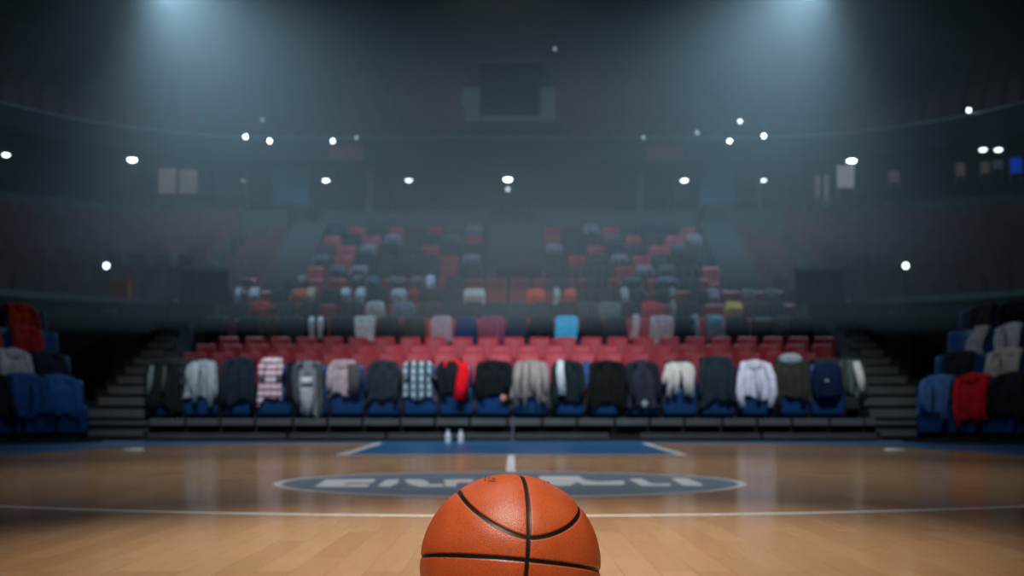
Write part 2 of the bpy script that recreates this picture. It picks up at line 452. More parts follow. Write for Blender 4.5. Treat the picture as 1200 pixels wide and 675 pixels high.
struct(sweep('upper_wall', fas_half, [(8.6, zz), (8.6, 17), (8.8, 17), (8.8, zz)], wall_dk))
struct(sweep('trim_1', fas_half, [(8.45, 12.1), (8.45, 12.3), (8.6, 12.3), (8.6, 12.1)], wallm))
# shell of the hall
struct(MB().box(-24.3, 24.3, -8.3, 46.3, 17, 17.3).build('ceiling', wall_dk))
struct(MB().box(-24.3, -24, -8.3, 46.3, -.3, 17).build('wall_left', wall_dk))
struct(MB().box(24, 24.3, -8.3, 46.3, -.3, 17).build('wall_right', wall_dk))
struct(MB().box(-24, 24, -8.3, -8, -.3, 17).build('wall_rear', wall_dk))
struct(MB().box(-24, 24, 46, 46.3, -.3, 17).build('wall_far', wall_dk))

# press box in the middle of the upper tier
e = empty('press_box', (0, 34.0, 7.6))
xL, xR = (565 - 600) * 34 / F, (632 - 600) * 34 / F
MB().box(xL, xR, .05, 1.6, .1, 1.15).build('lower_panel', mat('dim_panel', (26, 34, 42), .8), e)
MB().box(xL - .05, xR + .05, -.1, .3, 1.02, 1.18).build('sill', conc, e)
MB().box(xL, xR, .35, 1.6, 1.18, 2.75).build('dark_window', mat('dark_glass', (10, 13, 16), .85, noise=0, spec=.1), e)
MB().box(xL - .08, xR + .08, .0, 1.6, 2.75, 2.87).build('roof', wallm, e)
tag(e, 'dark glazed press box in the middle of the upper tier', 'press box')
for (a, b, lab) in ((541, 562, 'left'), (634, 651, 'right')):
    o = MB().box((a - 600) * 34 / F, (b - 600) * 34 / F, 33.9, 34.3, 7.4, 9.6, .02).build('pilaster', conc)
    struct(o)

# red side boards on the balcony fascia
for (a, b, lab) in ((385, 425, 'left'), (758, 800, 'right')):
    D = 31.38
    p, q = P(a, 188, D), P(b, 171, D)
    o = MB().box(p.x, q.x, D - .03, D + .04, p.z, q.z, .01).build('fascia_board', mat('dull_red_board', (120, 48, 58), .7))
    tag(o, f'dull red advertising board on the balcony front, {lab} of centre', 'board', 'red fascia boards')

# columns and hung panels of the concourse
for px, wd, b in ((433, .22, 1), (750, .2, 1), (395, .1, 0), (458, .1, 0), (520, .07, 0), (720, .09, 0), (788, .12, 0), (890, .12, 1), (290, .12, 1), (250, .1, 0), (940, .1, 0)):
    D = 32.7; x = (px - 600) * D / F
    struct(MB().disc((x, D, 6.14), wd / 2, depth=1.69, n=14).build('column', mat('pale_column', (150, 162, 168), .7) if b else wallm, smooth=False))
for (a, b, lab) in ((320, 362, 'left'), (820, 862, 'right')):
    D = 32.2; p, q = P(a, 240, D), P(b, 201, D)
    o = MB().box(p.x, q.x, D - .02, D + .02, p.z, q.z + .06, .008).build('hanging_banner', mat('steel_blue_cloth', (84, 118, 146), .8))
    MB().tube([(p.x - .04, D, q.z + .07), (q.x + .04, D, q.z + .07)], .02).build('rod', metal_d, o)
    tag(o, f'plain steel-blue banner hanging at the top of the {lab} aisle', 'banner', 'blue hanging banners')
for (a, b, lab) in ((337, 366, 'left'), (822, 852, 'right')):
    D = 31.45; p, q = P(a, 262, D), P(b, 241, D)
    o = MB().box(p.x, q.x, D - .12, D + .12, p.z, q.z - .05, .01).build('dark_doorway_box', mat('black_casing', (16, 22, 26), .6))  # plain dark box in place of a dark doorway
    MB().box(p.x - .02, q.x + .02, D - .14, D + .14, q.z - .05, q.z).build('lid', metal_d, o)
    tag(o, f'dark boxy cabinet standing at the head of the {lab} aisle', 'casing', 'dark casings at the aisle heads')
D = 31.4; e = empty('camera_desk', (0, D, P(600, 262, D).z))
MB().box(-.55, .62, -.12, .15, 0, .34, .01).build('desk', mat('black_casing', (16, 22, 26), .6), e)
for xx in (-.25, .1, .42): MB().box(xx - .1, xx + .1, 0, .03, .36, .52, .005).build('monitor', metal_d, e)
tag(e, 'dark camera desk with small monitors at the head of the centre aisle', 'desk')

# ------------------------------------------------------------------ lamps
def lens_mat(v, warm=False):
    return mat('lamp_glow', (255, 246, 228) if warm else (225, 245, 255), .4, noise=0, emit=v * .55)
def downlight(px, py, power, label, wide=1.0, z=6.97):
    D = (z - .03 - H) * F / (HY - py); x = (px - 600) * D / F
    o = MB().disc((0, 0, .0), .15 * wide, depth=.05, n=18).build('downlight', metal_d)
    o.location = (x, D, z)
    MB().disc((0, 0, -.035), .085 * wide, depth=.03, n=18).ell((0, 0, -.05), .078 * wide, .078 * wide, .035).build('lens', lens_mat(power), o)
    tag(o, label, 'lamp', 'round lamps under the balcony'); return o
downlight(595, 210, 30, 'brightest round lamp under the middle of the balcony', 1.25)
downlight(382, 211, 14, 'round white lamp under the balcony beside the left blue banner')
downlight(479, 211, 9, 'round lamp under the balcony between left banner and centre lamp')
downlight(802, 211, 18, 'round white lamp under the balcony just left of the right banner')
downlight(894, 211, 9, 'round lamp under the balcony right of the right banner')
downlight(286, 211, .6, 'barely glowing lamp under the balcony left of the left banner')
downlight(155, 187, 28, 'bright wide lamp under the balcony above the dark left bank', 1.25)
downlight(998, 188, 28, 'bright wide lamp under the balcony above the dark right bank', 1.25)
downlight(7, 181, 14, 'round lamp under the balcony at the far left edge')
downlight(1152, 175, 9, 'dim lamp under the far right balcony, left of its pair')
downlight(1170, 175, 10, 'lamp under the far right balcony, right of its pair')
def spotlamp(px, py, D, power, label, base_z, group='spotlights on the balcony rail', r=.05):
    p = P(px, py, D)
    e = empty('spotlight', (p.x, p.y, p.z))
    up = base_z > p.z
    MB().tube([(0, .03, (-.0 if not up else 0)), (0, .03, base_z - p.z)], .014).build('post', metal_d, e)
    MB().disc((0, .06, 0), .085, (0, -1, -.25), .14, 14, .07).build('housing', metal_d, e)
    MB().ell((0, -.02, -.01), r, .035, r).build('lens', lens_mat(power), e)
    tag(e, label, 'lamp', group)
RZ = 7.66
spotlamp(288, 160, 31.35, 22, 'bright spotlight on the balcony rail, leftmost of the left three', RZ)
spotlamp(316, 165, 31.35, 22, 'bright spotlight on the balcony rail, middle of the left three', RZ)
spotlamp(390, 165, 31.35, 15, 'spotlight on the balcony rail above the left red board', RZ)
spotlamp(418, 161, 31.35, .8, 'faint lamp on the rail just right of left red board', RZ)
spotlamp(308, 140, 31.35, .5, 'faint high lamp on a stalk above the left spotlights', RZ)
spotlamp(855, 165, 31.35, 22, 'bright low spotlight on the rail, left of the right pair', RZ)
spotlamp(895, 159, 31.35, 22, 'bright spotlight on the rail, rightmost of the right trio', RZ)
spotlamp(867, 142, 31.35, 8, 'dimmer spotlight on a tall stalk above the right pair', RZ)
spotlamp(817, 155, 31.35, 1.2, 'faint spotlight left of the bright right trio', RZ)
spotlamp(754, 161, 31.35, .8, 'faint lamp on the rail just left of right red board', RZ)
spotlamp(1135, 129, 29.0, 12, 'single spotlight high on the right balcony corner', RZ)
spotlamp(650, 57, 35.0, .9, 'faint lamp hanging high above the press box', 17, 'hanging lamps')
spotlamp(595, 222, 33.6, 2.5, 'small dim pendant lamp just below the brightest centre lamp', 6.97, 'hanging lamps', .05)
for px, s, nm in ((125, -1, 'left'), (1061, 1, 'right')):
    D = 24.2; spotlamp(px, 311, D, 9, f'small post lamp standing on the {nm} ledge', 2.78, 'post lamps on the ledges', .06)

# back-lit boards on the concourse
def board(a, b, top, bot, foot, D, col, e_, label, legs=True):
    p, q = P(a, bot, D), P(b, top, D)
    e = empty('display_board', ((p.x + q.x) / 2, D, 0)); hw = (q.x - p.x) / 2
    MB().box(-hw, hw, -.02, .02, p.z, q.z, .008).build('panel', mat('glowing_panel', col, .7, noise=.3, scale=3, emit=e_), e)
    if legs:
        zf = P(a, foot, D).z
        for s in (-1, 1): MB().tube([(s * hw * .95, .03, zf), (s * hw * .95, .03, q.z)], .022).build('leg', metal, e)
    tag(e, label, 'board', 'lit boards on the concourse')
W = (150, 128, 120)
board(186, 206, 197, 227, 238, 31.0, W, .16, 'left of two pale lit boards on the left concourse')
board(210, 231, 199, 227, 241, 31.0, W, .13, 'right of two pale lit boards on the left concourse')
board(956, 961, 205, 232, 240, 31.0, W, .12, 'narrow upright lit board at the left of the right concourse')
board(966, 971, 205, 236, 242, 31.0, W, .14, 'second narrow lit board, beside the glowing board')
board(981, 1001, 194, 220, 238, 31.0, (190, 180, 190), .22, 'brightest lit board under the wide right lamp')
board(1042, 1054, 200, 214, 225, 30.0, W, .07, 'small faint lit board midway along the right concourse')
board(1121, 1131, 191, 206, 215, 29.0, W, .10, 'small lit board below the single high spotlight')
board(1150, 1160, 190, 203, 215, 28.6, W, .10, 'small lit board below the pair of right lamps')
board(1164, 1175, 188, 198, 215, 28.6, (110, 130, 145), .10, 'small grey lit board just left of the blue screen')
board(1184, 1197, 185, 203, 215, 28.4, (10, 60, 190), .45, 'glowing blue screen at the far right of the concourse')
# small items on the bowl
def thingbox(name, a, b, top, bot, D, col, label, cat):
    p, q = P(a, bot, D), P(b, top, D)
    o = MB().box(p.x, q.x, D, D + .25, p.z, q.z - .03, .02).build(name, mat(name + '_paint', col, .7))
    MB().box(p.x - .01, q.x + .01, D - .01, D + .26, q.z - .03, q.z, .01).build('lid', mat(name + '_paint', col, .7), o)
    tag(o, label, cat)
thingbox('storage_crate', 130, 150, 327, 348, 24.55, (190, 84, 30), 'orange crate on the left ledge beside the post lamp', 'crate')
for px, s in ((128, 'left'), (1052, 'right')):
    D = 24.1 if s == 'left' else 24.1; p = P(px, 366, D)
    o = MB().box(p.x - .14, p.x + .14, D - .02, D + .02, p.z - .05, p.z + .05, .008).build('sign_plate', mat('grey_plate', (110, 120, 125), .6))
    MB().box(p.x - .12, p.x + .12, D - .026, D - .019, p.z - .035, p.z + .035).build('plate_face', mat('grey_plate_face', (90, 100, 106), .6), o)
    tag(o, f'small grey plate on the dark wall under the {s} ledge', 'sign', 'plates under the ledges')

# ------------------------------------------------------------------ front platform
mb = MB(); mb.box(-5.02, 5.02, 16.75, 17.35, 0, .30); mb.box(-5.02, 5.02, 16.62, 16.75, 0, .05)
struct(mb.build('front_platform', black))
x = -5.02; k = 0
while x < 5.0:
    wd = .46 if k % 3 else .50
    o = struct(MB().box(x + .015, min(5.02, x + wd), 16.64, 16.75, .215, .31, .006).build('trim_2', conc_m)); x += wd + .02; k += 1
for (a, b) in ((-5.0, -3.1), (-3.05, -1.75), (-1.7, 0), (.05, 1.32), (1.76, 3.4), (3.45, 5.0)):
    struct(MB().box(a, b, 16.56, 16.62, .03, .11, .006).build('trim_3', conc_d))
o = MB().tube([(0, 0, 0), (0, 0, .33)], .016, 10).disc((0, 0, .006), .05, depth=.012).build('barrier_post', metal); o.location = P(601, 0, 16.3).xy.to_3d()
o.location.z = .001
tag(o, 'slim grey post standing before the middle of the front platform', 'post')
for px, nm in ((525, 'left'), (540, 'right')):
    D = 15.6
    o = MB().tube([(0, 0, 0), (0, 0, .10), (0, 0, .125), (0, 0, .14)], [.036, .036, .018, .016], 14).build('water_bottle', mat('white_plastic', (225, 228, 230), .35, noise=0), smooth=False)
    MB().disc((0, 0, .152), .02, depth=.025, n=12).build('cap', mat('bottle_cap', (190, 196, 200), .4, noise=0), o)
    o.location = ((px - 600) * D / F, D, .0012)
    tag(o, f'white bottle on the floor before the platform, {nm} of the pair', 'bottle', 'white bottles on the court')

# ------------------------------------------------------------------ seats
def panel(w, h, t, curve_=.03, z0=0, y0=0, tilt=0, n=8, r=.06):
    """rounded-corner moulded panel facing -y"""
    bm = bmesh.new(); nx, nz = 10, 8; g_ = {}
    for side in (0, 1):
        for i in range(nx + 1):
            for j in range(nz + 1):
                u = i / nx * 2 - 1; v = j / nz * 2 - 1
                x_ = u * w / 2; z_ = v * h / 2
                # squircle corners
                k = max(abs(u), abs(v))
                if k > .75:
                    d = math.hypot(max(0, abs(u) - .75), max(0, abs(v) - .75))
                    f = .25 / d if d > .25 else 1
                    x_ = math.copysign((min(abs(u), .75) + max(0, abs(u) - .75) * f) * w / 2, u)
                    z_ = math.copysign((min(abs(v), .75) + max(0, abs(v) - .75) * f) * h / 2, v)
                th = t / 2 * (1 - .5 * k ** 6)
                yy = -curve_ * u * u + tilt * v + (th if side else -th)
                g_[side, i, j] = bm.verts.new((x_, y0 + yy, z0 + h / 2 + z_))
    for i in range(nx):
        for j in range(nz):
            bm.faces.new([g_[0, i, j], g_[0, i + 1, j], g_[0, i + 1, j + 1], g_[0, i, j + 1]])
            bm.faces.new([g_[1, i, j + 1], g_[1, i + 1, j + 1], g_[1, i + 1, j], g_[1, i, j]])
    for i in range(nx):
        bm.faces.new([g_[0, i + 1, 0], g_[0, i, 0], g_[1, i, 0], g_[1, i + 1, 0]]); bm.faces.new([g_[0, i, nz], g_[0, i + 1, nz], g_[1, i + 1, nz], g_[1, i, nz]])
    for j in range(nz):
        bm.faces.new([g_[0, 0, j], g_[0, 0, j + 1], g_[1, 0, j + 1], g_[1, 0, j]]); bm.faces.new([g_[0, nx, j + 1], g_[0, nx, j], g_[1, nx, j], g_[1, nx, j + 1]])
    m = MB(); m.bm.free(); m.bm = bm; return m
def make_seat(m, wb=.425):
    e = empty('stadium_seat', (0, 0, -50))
    panel(wb, .44, .03, .03, z0=.33, y0=0, tilt=.025).build('backrest', m, e, smooth=True)
    panel(wb - .02, .38, .045, .015, z0=.05, y0=-.085, tilt=-.015).build('seat_pan', m, e, smooth=True)
    for s in (-1, 1): MB().box(s * .243 - .008, s * .243 + .008, -.09, .02, 0, .5, .006).box(s * .243 - .01, s * .243 + .01, -.14, .05, 0, .02).build('bracket', metal_d, e)
    return e
def make_plain_seat(m):
    """small in the photo: one mesh"""
    mb = panel(.425, .44, .03, .03, z0=.33, y0=0, tilt=.025)
    m2 = panel(.43, .30, .045, .015, z0=.08, y0=-.085, tilt=-.015)
    me = bpy.data.meshes.new('t'); m2.bm.to_mesh(me); m2.bm.free(); mb.bm.from_mesh(me); bpy.data.meshes.remove(me)
    mb.box(-.02, .02, -.06, .02, 0, .4)
    o = mb.build('stadium_seat', m, smooth=True); o.location = (0, 0, -50); return o
seat_blue, seat_red, seat_dim = make_seat(blueplastic, .47), make_seat(redplastic, .40), make_plain_seat(redplastic)
_used = set()
def put_seat(proto, loc, rz, label, group):
    if proto.name not in _used:
        _used.add(proto.name); o = proto; o.location = loc; o.rotation_euler = (0, 0, rz)
    else: o = clone(proto, loc, rz)
    return tag(o, label, 'seat', group)

FR = [192, 237, 280, 323, 366, 408, 450, 493, 535, 578, 621, 665, 708, 752, 796, 840, 883, 926, 968]
D1 = 16.95
for i, px in enumerate(FR):
    put_seat(seat_blue, (P(px, 0, D1).x, D1, .301), 0, f'blue folding seat of the front row, {place(i, 19)}', 'blue seats of the front row')
RN = ['lowest red row', 'second red row', 'third red row']
SX = {}
for r in range(3):
    D, top = ROWS[r]; n = 24 - (r == 0)
    xs = [-5.78 + .506 * k + (.253 if r == 2 else 0) for k in range(n)]
    for i, x in enumerate(xs):
        put_seat(seat_red, (x, D, top - SEAT_H), 0, f'red folding seat in the {RN[r]}, {place(i, n)}', 'red seats of the lower rows')
RN4 = ['fourth', 'fifth', 'sixth', 'seventh', 'eighth', 'ninth', 'tenth', 'eleventh', 'twelfth']
for r in range(9):
    D, top = ROWS[3 + r]
    if r < 4:
        xs = [-5.9 + .506 * k for k in range(24)]
        if r == 3: xs = [x for x in xs if (x < -5.7 or -4.5 < x < 4.55 or x > 5.95)]
        if r == 2: xs = [x for x in xs]
        for i, x in enumerate(xs):
            put_seat(seat_dim, (x, D, top - SEAT_H), 0, f'red seat in the {RN4[r]} row up, {place(i, len(xs))}', 'red seats among the coats')
        SX[r] = xs
    else:
        for blk, a, b in (('left', -4.5, -.7), ('right', 1.02, 4.75)):
            xs = [a + .506 * k for k in range(20) if a + .506 * k < b - .05]
            for i, x in enumerate(xs):
                t = 'nearest the centre aisle' if (i == len(xs) - 1) == (blk == 'left') and i in (0, len(xs) - 1) else None
                j = (len(xs) - 1 - i) if blk == 'left' else i
                pos = 'nearest the centre aisle' if j == 0 else ORD[j] + ' from the centre aisle'
                put_seat(seat_dim, (x, D, top - SEAT_H), 0, f'hazy red seat in the {blk} upper block, {RN4[r]} row up, {pos}', 'red seats of the upper blocks')
            SX[r, blk] = xs

# far and dim seating that nobody could count: one object per terrace
def seat_mass(name, spots, m, label, grp=None):
    verts, faces = [], []
    tmpl = []
    def addbox(x0, x1, y0, y1, z0, z1): tmpl.append((x0, x1, y0, y1, z0, z1))
    addbox(-.21, .21, -.015, .02, .36, .76); addbox(-.2, .2, -.11, -.06, .06, .44); addbox(-.02, .02, -.06, -.01, 0, .4)
    for (x, y, z, rz) in spots:
        c, s = math.cos(rz), math.sin(rz)
        for (x0, x1, y0, y1, z0, z1) in tmpl:
            b = len(verts)
            for zz_ in (z0, z1):
                ins = .03 if zz_ > .5 else 0
                for xx, yy in ((x0 + ins, y0), (x1 - ins, y0), (x1 - ins, y1), (x0 + ins, y1)):
                    verts.append((x + c * xx - s * yy, y + s * xx + c * yy, z + zz_))
            faces += [(b, b + 3, b + 2, b + 1), (b + 4, b + 5, b + 6, b + 7)] + [(b + k, b + (k + 1) % 4, b + 4 + (k + 1) % 4, b + 4 + k) for k in range(4)]
    me = bpy.data.meshes.new(name); me.from_pydata(verts, [], faces); me.update(); me.materials.append(m)
    o = bpy.data.objects.new(name, me); C.objects.link(o)
    tag(o, label, 'seats', grp, 'stuff'); return o
def along(half, u, step, s=None, jitter=0):
    """spots every step along the curve offset outward by u"""
    path = curve(half) if s is None else [Vector((x * s, y)) for x, y in half]
    nr = normals(path)
    if s is not None and s < 0: nr = [-n for n in nr]
    pts = [p + n * u for p, n in zip(path, nr)]
    out = []; carry = .3
    for a, b, n0, n1 in zip(pts, pts[1:], nr, nr[1:]):
        L_ = (b - a).length; d = carry
        while d < L_:
            p = a.lerp(b, d / L_); n = n0.lerp(n1, d / L_).normalized()
            out.append((p.x, p.y, math.atan2(n.y, n.x) - math.pi / 2)); d += step
        carry = d - L_
    return out
for s, nm in ((-1, 'left'), (1, 'right')):
    sp = []
    z = 2.72
    for k in range(7):
        z += .37 if k else .1
        for x, y, rz in along(low_half, .55 + .85 * k + .5, .52, s):
            if k in (2,) and rnd.random() < .2: continue
            sp.append((x, y, z, rz))
    for i, (D, top) in enumerate(ROWS[5:]):
        for k in range(2): sp.append((s * (6.0 + .52 * k), D, top - SEAT_H, 0))
    seat_mass('seat_rows', sp, redplastic_shade, f'rows of dim red seats filling the {nm} bank of the bowl')
sp = []
for u, z in UP:
    for x, y, rz in along(fas_half, u, .52):
        if abs(x) < 1.4 and y > 30: continue
        sp.append((x, y, z, rz))
seat_mass('seat_rows', sp, redplastic_shade, 'hazy rows of dim seats on the upper tier above the balcony')

# ------------------------------------------------------------------ clothes
def drape(w, L, seed, flare=0.05, back=.22, folds=3, amp=.024, quilt=0, hem=.03, taper=0, y_off=0):
    """cloth laid over a seat back: down behind, over the top, down in front (origin = top of the seat back)"""
    r = random.Random(seed); nu, nv = 20, 22; sk = r.uniform(-.05, .05); fl2 = r.uniform(0, .16); ph = [r.uniform(0, 6.28) for _ in range(6)]
    bm = bmesh.new(); g_ = []
    tot = back + .09 + L
    for j in range(nv + 1):
        s = tot * j / nv; row = []
        for i in range(nu + 1):
            u = i / nu * 2 - 1
            if s < back: y = .055; z = -(back - s); t = 0
            elif s < back + .09:
                a = (s - back) / .09 * math.pi; y = .055 * math.cos(a) - .004; z = .03 * math.sin(a) + .008; t = 0
            else:
                t = (s - back - .09) / L; z = -(s - back - .09); y = -.06 - .10 * min(1, t * 2.4) - y_off
            x = u * w / 2 * (1 + flare * t - taper * t) * (1 - .05 * math.exp(-t * 14))
            x += (.02 * math.sin(3 * t + ph[0]) + sk) * t; x *= 1 + fl2 * t
            y += -amp * t ** .5 * (math.sin(folds * math.pi * u + ph[1] + .6 * t) + .5 * math.sin(folds * 2.3 * math.pi * u + ph[2])) * (1 if t > 0 else 0)
            y += .016 * abs(u) ** 5 * (1 if t > 0 else -.3)
            z -= .03 * abs(u) ** 6 * (1 - .3 * t)
            if t > 0: z += hem * t * (math.sin(2.2 * u + ph[3]) + .9 * math.sin(5 * u + ph[4])) - hem * 1.4 * t * abs(u) ** 3
            if quilt and t > 0: y -= .014 * abs(math.sin(quilt * math.pi * t))
            row.append(bm.verts.new((x, y, z)))
        g_.append(row)
    for j in range(nv):
        for i in range(nu): bm.faces.new((g_[j][i], g_[j][i + 1], g_[j + 1][i + 1], g_[j + 1][i]))
    bmesh.ops.recalc_face_normals(bm, faces=bm.faces)
    bmesh.ops.solidify(bm, geom=bm.faces[:], thickness=.012)
    m = MB(); m.bm.free(); m.bm = bm; return m
def sleeve(sd, w, L, r, out=.06, rad=.055):
    x0 = sd * w * .42; k = r.uniform(-.04, .05)
    pts = [(x0 * .92, -.07, -.012), (x0, -.12, -.05), (x0 + sd * out * .25, -.15, -L * .35),
           (x0 + sd * (out * .2 + k), -.18, -L * .7), (x0 + sd * (k * 1.8), -.18, -L)]
    return MB().tube(pts, [rad * .5, rad * .85, rad * .9, rad * .8, rad * .65], 10, .6)
def fab(col, rough=.9): return mat('fabric', col, rough, noise=.22, scale=14, bump=.4, bscale=40, spec=.15)
def lighter(c, f): return tuple(int(max(0, min(255, v * f))) for v in c)

def garment(kind, loc, rz, col, w=.42, L=.46, seed=0, col2=None, m=None, simple=False, **kw):
    """returns the top object of the garment; loc = top of the seat back"""
    r = random.Random(seed * 7 + 3); M_ = m or fab(col); c2 = fab(col2) if col2 else M_
    if kind == 'scarf':
        o = drape(w, L, seed, **{**dict(flare=0, back=.3, folds=1.5, amp=.008, hem=.01), **kw}).build('scarf', M_, smooth=True)
        if not simple:
            mb = MB()
            for k in range(7): mb.tube([(w * (-.42 + .14 * k), -.15, -L + .01), (w * (-.43 + .14 * k), -.155, -L - .05)], .006, 5)
            mb.build('fringe', c2, o)
    elif kind in ('jacket', 'coat', 'sweatshirt', 'puffer'):
        q = 6 if kind == 'puffer' else 0
        o = drape(w, L, seed, quilt=q, **kw).build(kind if kind != 'puffer' else 'puffer_jacket', M_, smooth=True)
        for sd in (-1, 1):
            sleeve(sd, w, L * r.uniform(.85, 1.3), r, rad=.055 if not simple else .05).build('sleeve', c2 if kw.get('_s') else (c2 if col2 and kind != 'coat' else M_), o, smooth=True)
        if not simple:
            if kind == 'sweatshirt':
                MB().ell((0, -.085, -.02), .12, .045, .07).ell((0, -.12, -.05), .08, .02, .04).build('hood', M_, o, smooth=True)
            else:
                MB().tube([(-.10, -.10, -.06), (-.09, -.05, .01), (-.035, .0, .025), (.035, .0, .025), (.09, -.05, .01), (.10, -.10, -.06)], .026, 8, .6).build('collar', c2, o, smooth=True)
            if kind == 'jacket' or kind == 'puffer':
                MB().box(-.006, .006, -.185, -.165, -L * .9, -.1).build('zip', metal_d, o)
    elif kind == 'shirt':
        o = drape(w, L, seed, **{**dict(folds=4, amp=.012), **kw}).build('shirt', M_, smooth=True)
        if not simple:
            for sd in (-1, 1): sleeve(sd, w * .9, L * .5, r, .04, .06).build('sleeve', M_, o, smooth=True)
    elif kind == 'towel':
        o = drape(w, L, seed, **{**dict(folds=2.4, amp=.012, flare=0, hem=.004), **kw}).build('towel', M_, smooth=True)
        if not simple: MB().box(-w / 2 + .02, w / 2 - .02, -.172, -.158, -L + .05, -L + .09, .004).build('hem_band', c2, o)
    elif kind == 'backpack':
        o = MB().ell((0, -.15, -.27), w / 2, .10, .28, 18).build('backpack', M_, smooth=True)
        for v in o.data.vertices:                                   # squarer pack shape
            u = v.co.x / (w / 2); zz_ = (v.co.z + .27) / .28
            v.co.x = math.copysign(abs(u) ** .6, u) * w / 2; v.co.z = -.27 + math.copysign(abs(zz_) ** .75, zz_) * .28
        MB().box(-w * .3, w * .3, -.275, -.235, -.47, -.25, .02).build('front_pocket', c2, o)
        MB().tube([(-.05, -.1, -.02), (-.03, -.06, .05), (.03, -.06, .05), (.05, -.1, -.02)], .012).build('handle', metal_d, o)
        for sd in (-1, 1): MB().tube([(sd * .1, -.08, -.04), (sd * .1, .02, .03), (sd * .1, .06, -.06), (sd * .12, .06, -.3)], .016, 6).build('strap', metal_d, o)
    o.location = loc; o.rotation_euler = (0, 0, rz)
    return o
def child_on(o, build): build.parent = o; return build

# front row, one by one (pixel of centre, kind, colour, ...)
ZT = .301 + SEAT_H
G1 = 'clothes on the front row of blue seats'
def front(px, kind, col, label, cat, dz=0, **kw):
    if kind in ('coat', 'jacket', 'puffer'): kw['w'] = kw['w'] * 1.07
    o = garment(kind, (P(px, 0, D1).x, D1, ZT + .012 + dz), 0, col, seed=int(px), **kw)
    tag(o, label, cat, G1); return o
def extra(o, mb, name, m, lab=None):
    c = mb.build(name, m, o, smooth=True)
    if lab: c['label'] = lab
    return c
o = front(193, 'coat', (22, 30, 34), 'black coat with grey-green facing stripes on the leftmost front row seat', 'coat', w=.42, L=.62)
extra(o, MB().tube([(-.13, -.16, -.04), (-.15, -.19, -.25), (-.18, -.2, -.45)], [.03, .04, .025], 8, .4), 'facing', fab((98, 120, 122)), 'grey-green facing')
extra(o, MB().tube([(.05, -.16, -.04), (.04, -.19, -.25), (.02, -.2, -.42)], [.02, .026, .02], 8, .4), 'facing', fab((70, 84, 80)), 'grey facing')
o = front(239, 'jacket', (142, 160, 168), 'pale grey-teal jacket on the second front row seat from left', 'jacket', w=.36, L=.50)
for xx, l_ in ((-.09, .56), (.15, .62)): extra(o, MB().tube([(xx * .8, -.12, 0), (xx, -.2, -.2), (xx * .9, -.2, -l_)], [.05, .065, .035], 8, .5), 'fold', fab((160, 176, 184)))
front(282, 'puffer', (30, 42, 56), 'dark slate puffer jacket left of the pink checked shirt', 'jacket', dz=.05, w=.40, L=.60)
o = front(320, 'shirt', (220, 190, 205), 'pink and white checked shirt over the fourth front row seat', 'shirt', dz=.05, w=.30, L=.56,
          m=plaid('pink_check', (222, 190, 206), (236, 226, 234), (96, 44, 72), 10.5))
front(343, 'scarf', (26, 28, 38), 'narrow black scarf between the checked shirt and the long grey jacket', 'scarf', w=.14, L=.5)
o = front(362, 'jacket', (120, 128, 136), 'long grey and white jacket hanging lower than all its neighbours', 'jacket', w=.36, L=.72, taper=.45, col2=(70, 78, 84))
extra(o, MB().tube([(-.07, -.21, -.25), (.08, -.21, -.25)], .05, 8, .5), 'white_band', fab((215, 218, 220)), 'white band')
extra(o, MB().tube([(0, -.20, -.34), (0.01, -.21, -.55), (0.01, -.2, -.75)], [.10, .085, .04], 8, .35), 'tail', fab((150, 158, 164)))
o = front(403, 'sweatshirt', (172, 160, 166), 'light pinkish-grey sweatshirt with a brown-grey sleeve', 'sweatshirt', w=.36, L=.42)
extra(o, MB().tube([(.14, -.15, -.02), (.17, -.19, -.2), (.17, -.19, -.44)], [.07, .09, .08], 10, .5), 'lining', fab((84, 82, 84)), 'brown-grey lining')
front(450, 'puffer', (38, 50, 60), 'dark slate puffer jacket left of the patterned blue-white shirt', 'jacket', w=.38, L=.52)
o = front(490, 'shirt', (160, 190, 205), 'pale blue and black patterned shirt left of the red-trimmed jacket', 'shirt', w=.42, L=.48,
          m=plaid('blue_white_pattern', (28, 40, 50), (166, 194, 208), (60, 84, 100), 9))
o = front(530, 'jacket', (26, 30, 36), 'black jacket with a red collar and a bright red sleeve', 'jacket', w=.36, L=.46)
for c in o.children:
    if c.name.startswith('collar'): c.data.materials[0] = fab((226, 40, 34)); c['label'] = 'red collar'
extra(o, MB().tube([(.17, -.13, 0), (.17, -.20, -.12), (.14, -.21, -.3), (.10, -.21, -.52)], [.05, .085, .085, .08], 12, .55), 'red_sleeve', fab((220, 18, 36)), 'bright red sleeve')
o = front(579, 'coat', (16, 24, 28), 'broad black coat behind the ball, right of red-trimmed jacket', 'coat', w=.46, L=.48)
extra(o, MB().ell((.13, -.20, -.49), .045, .03, .05), 'glove', fab((190, 124, 112)), 'small pink glove')
o = front(622, 'coat', (132, 128, 126), 'grey-beige coat with deep vertical folds, just right of centre', 'coat', w=.44, L=.50, folds=5, amp=.03)
for xx, l_ in ((-.19, .52), (-.08, .60), (.03, .42), (.10, .58), (.20, .46)): extra(o, MB().tube([(xx * .8, -.13, -.01), (xx, -.2, -.2), (xx * 1.05, -.2, -l_)], [.04, .05, .03], 8, .55), 'fold', fab((146, 142, 140)))
o = front(665, 'jacket', (22, 38, 42), 'dark green jacket with one white vertical stripe', 'jacket', w=.38, L=.56)
extra(o, MB().tube([(-.10, -.10, .03), (-.11, -.19, -.1), (-.08, -.20, -.45)], [.045, .055, .055], 10, .4), 'white_stripe', fab((196, 208, 214)), 'white stripe')
front(687, 'scarf', (58, 80, 128), 'small blue scarf beside the jacket with the white stripe', 'scarf', w=.11, L=.30)
front(711, 'coat', (18, 22, 24), 'wide black coat on the eighth front row seat from right', 'coat', w=.46, L=.60, flare=.1)
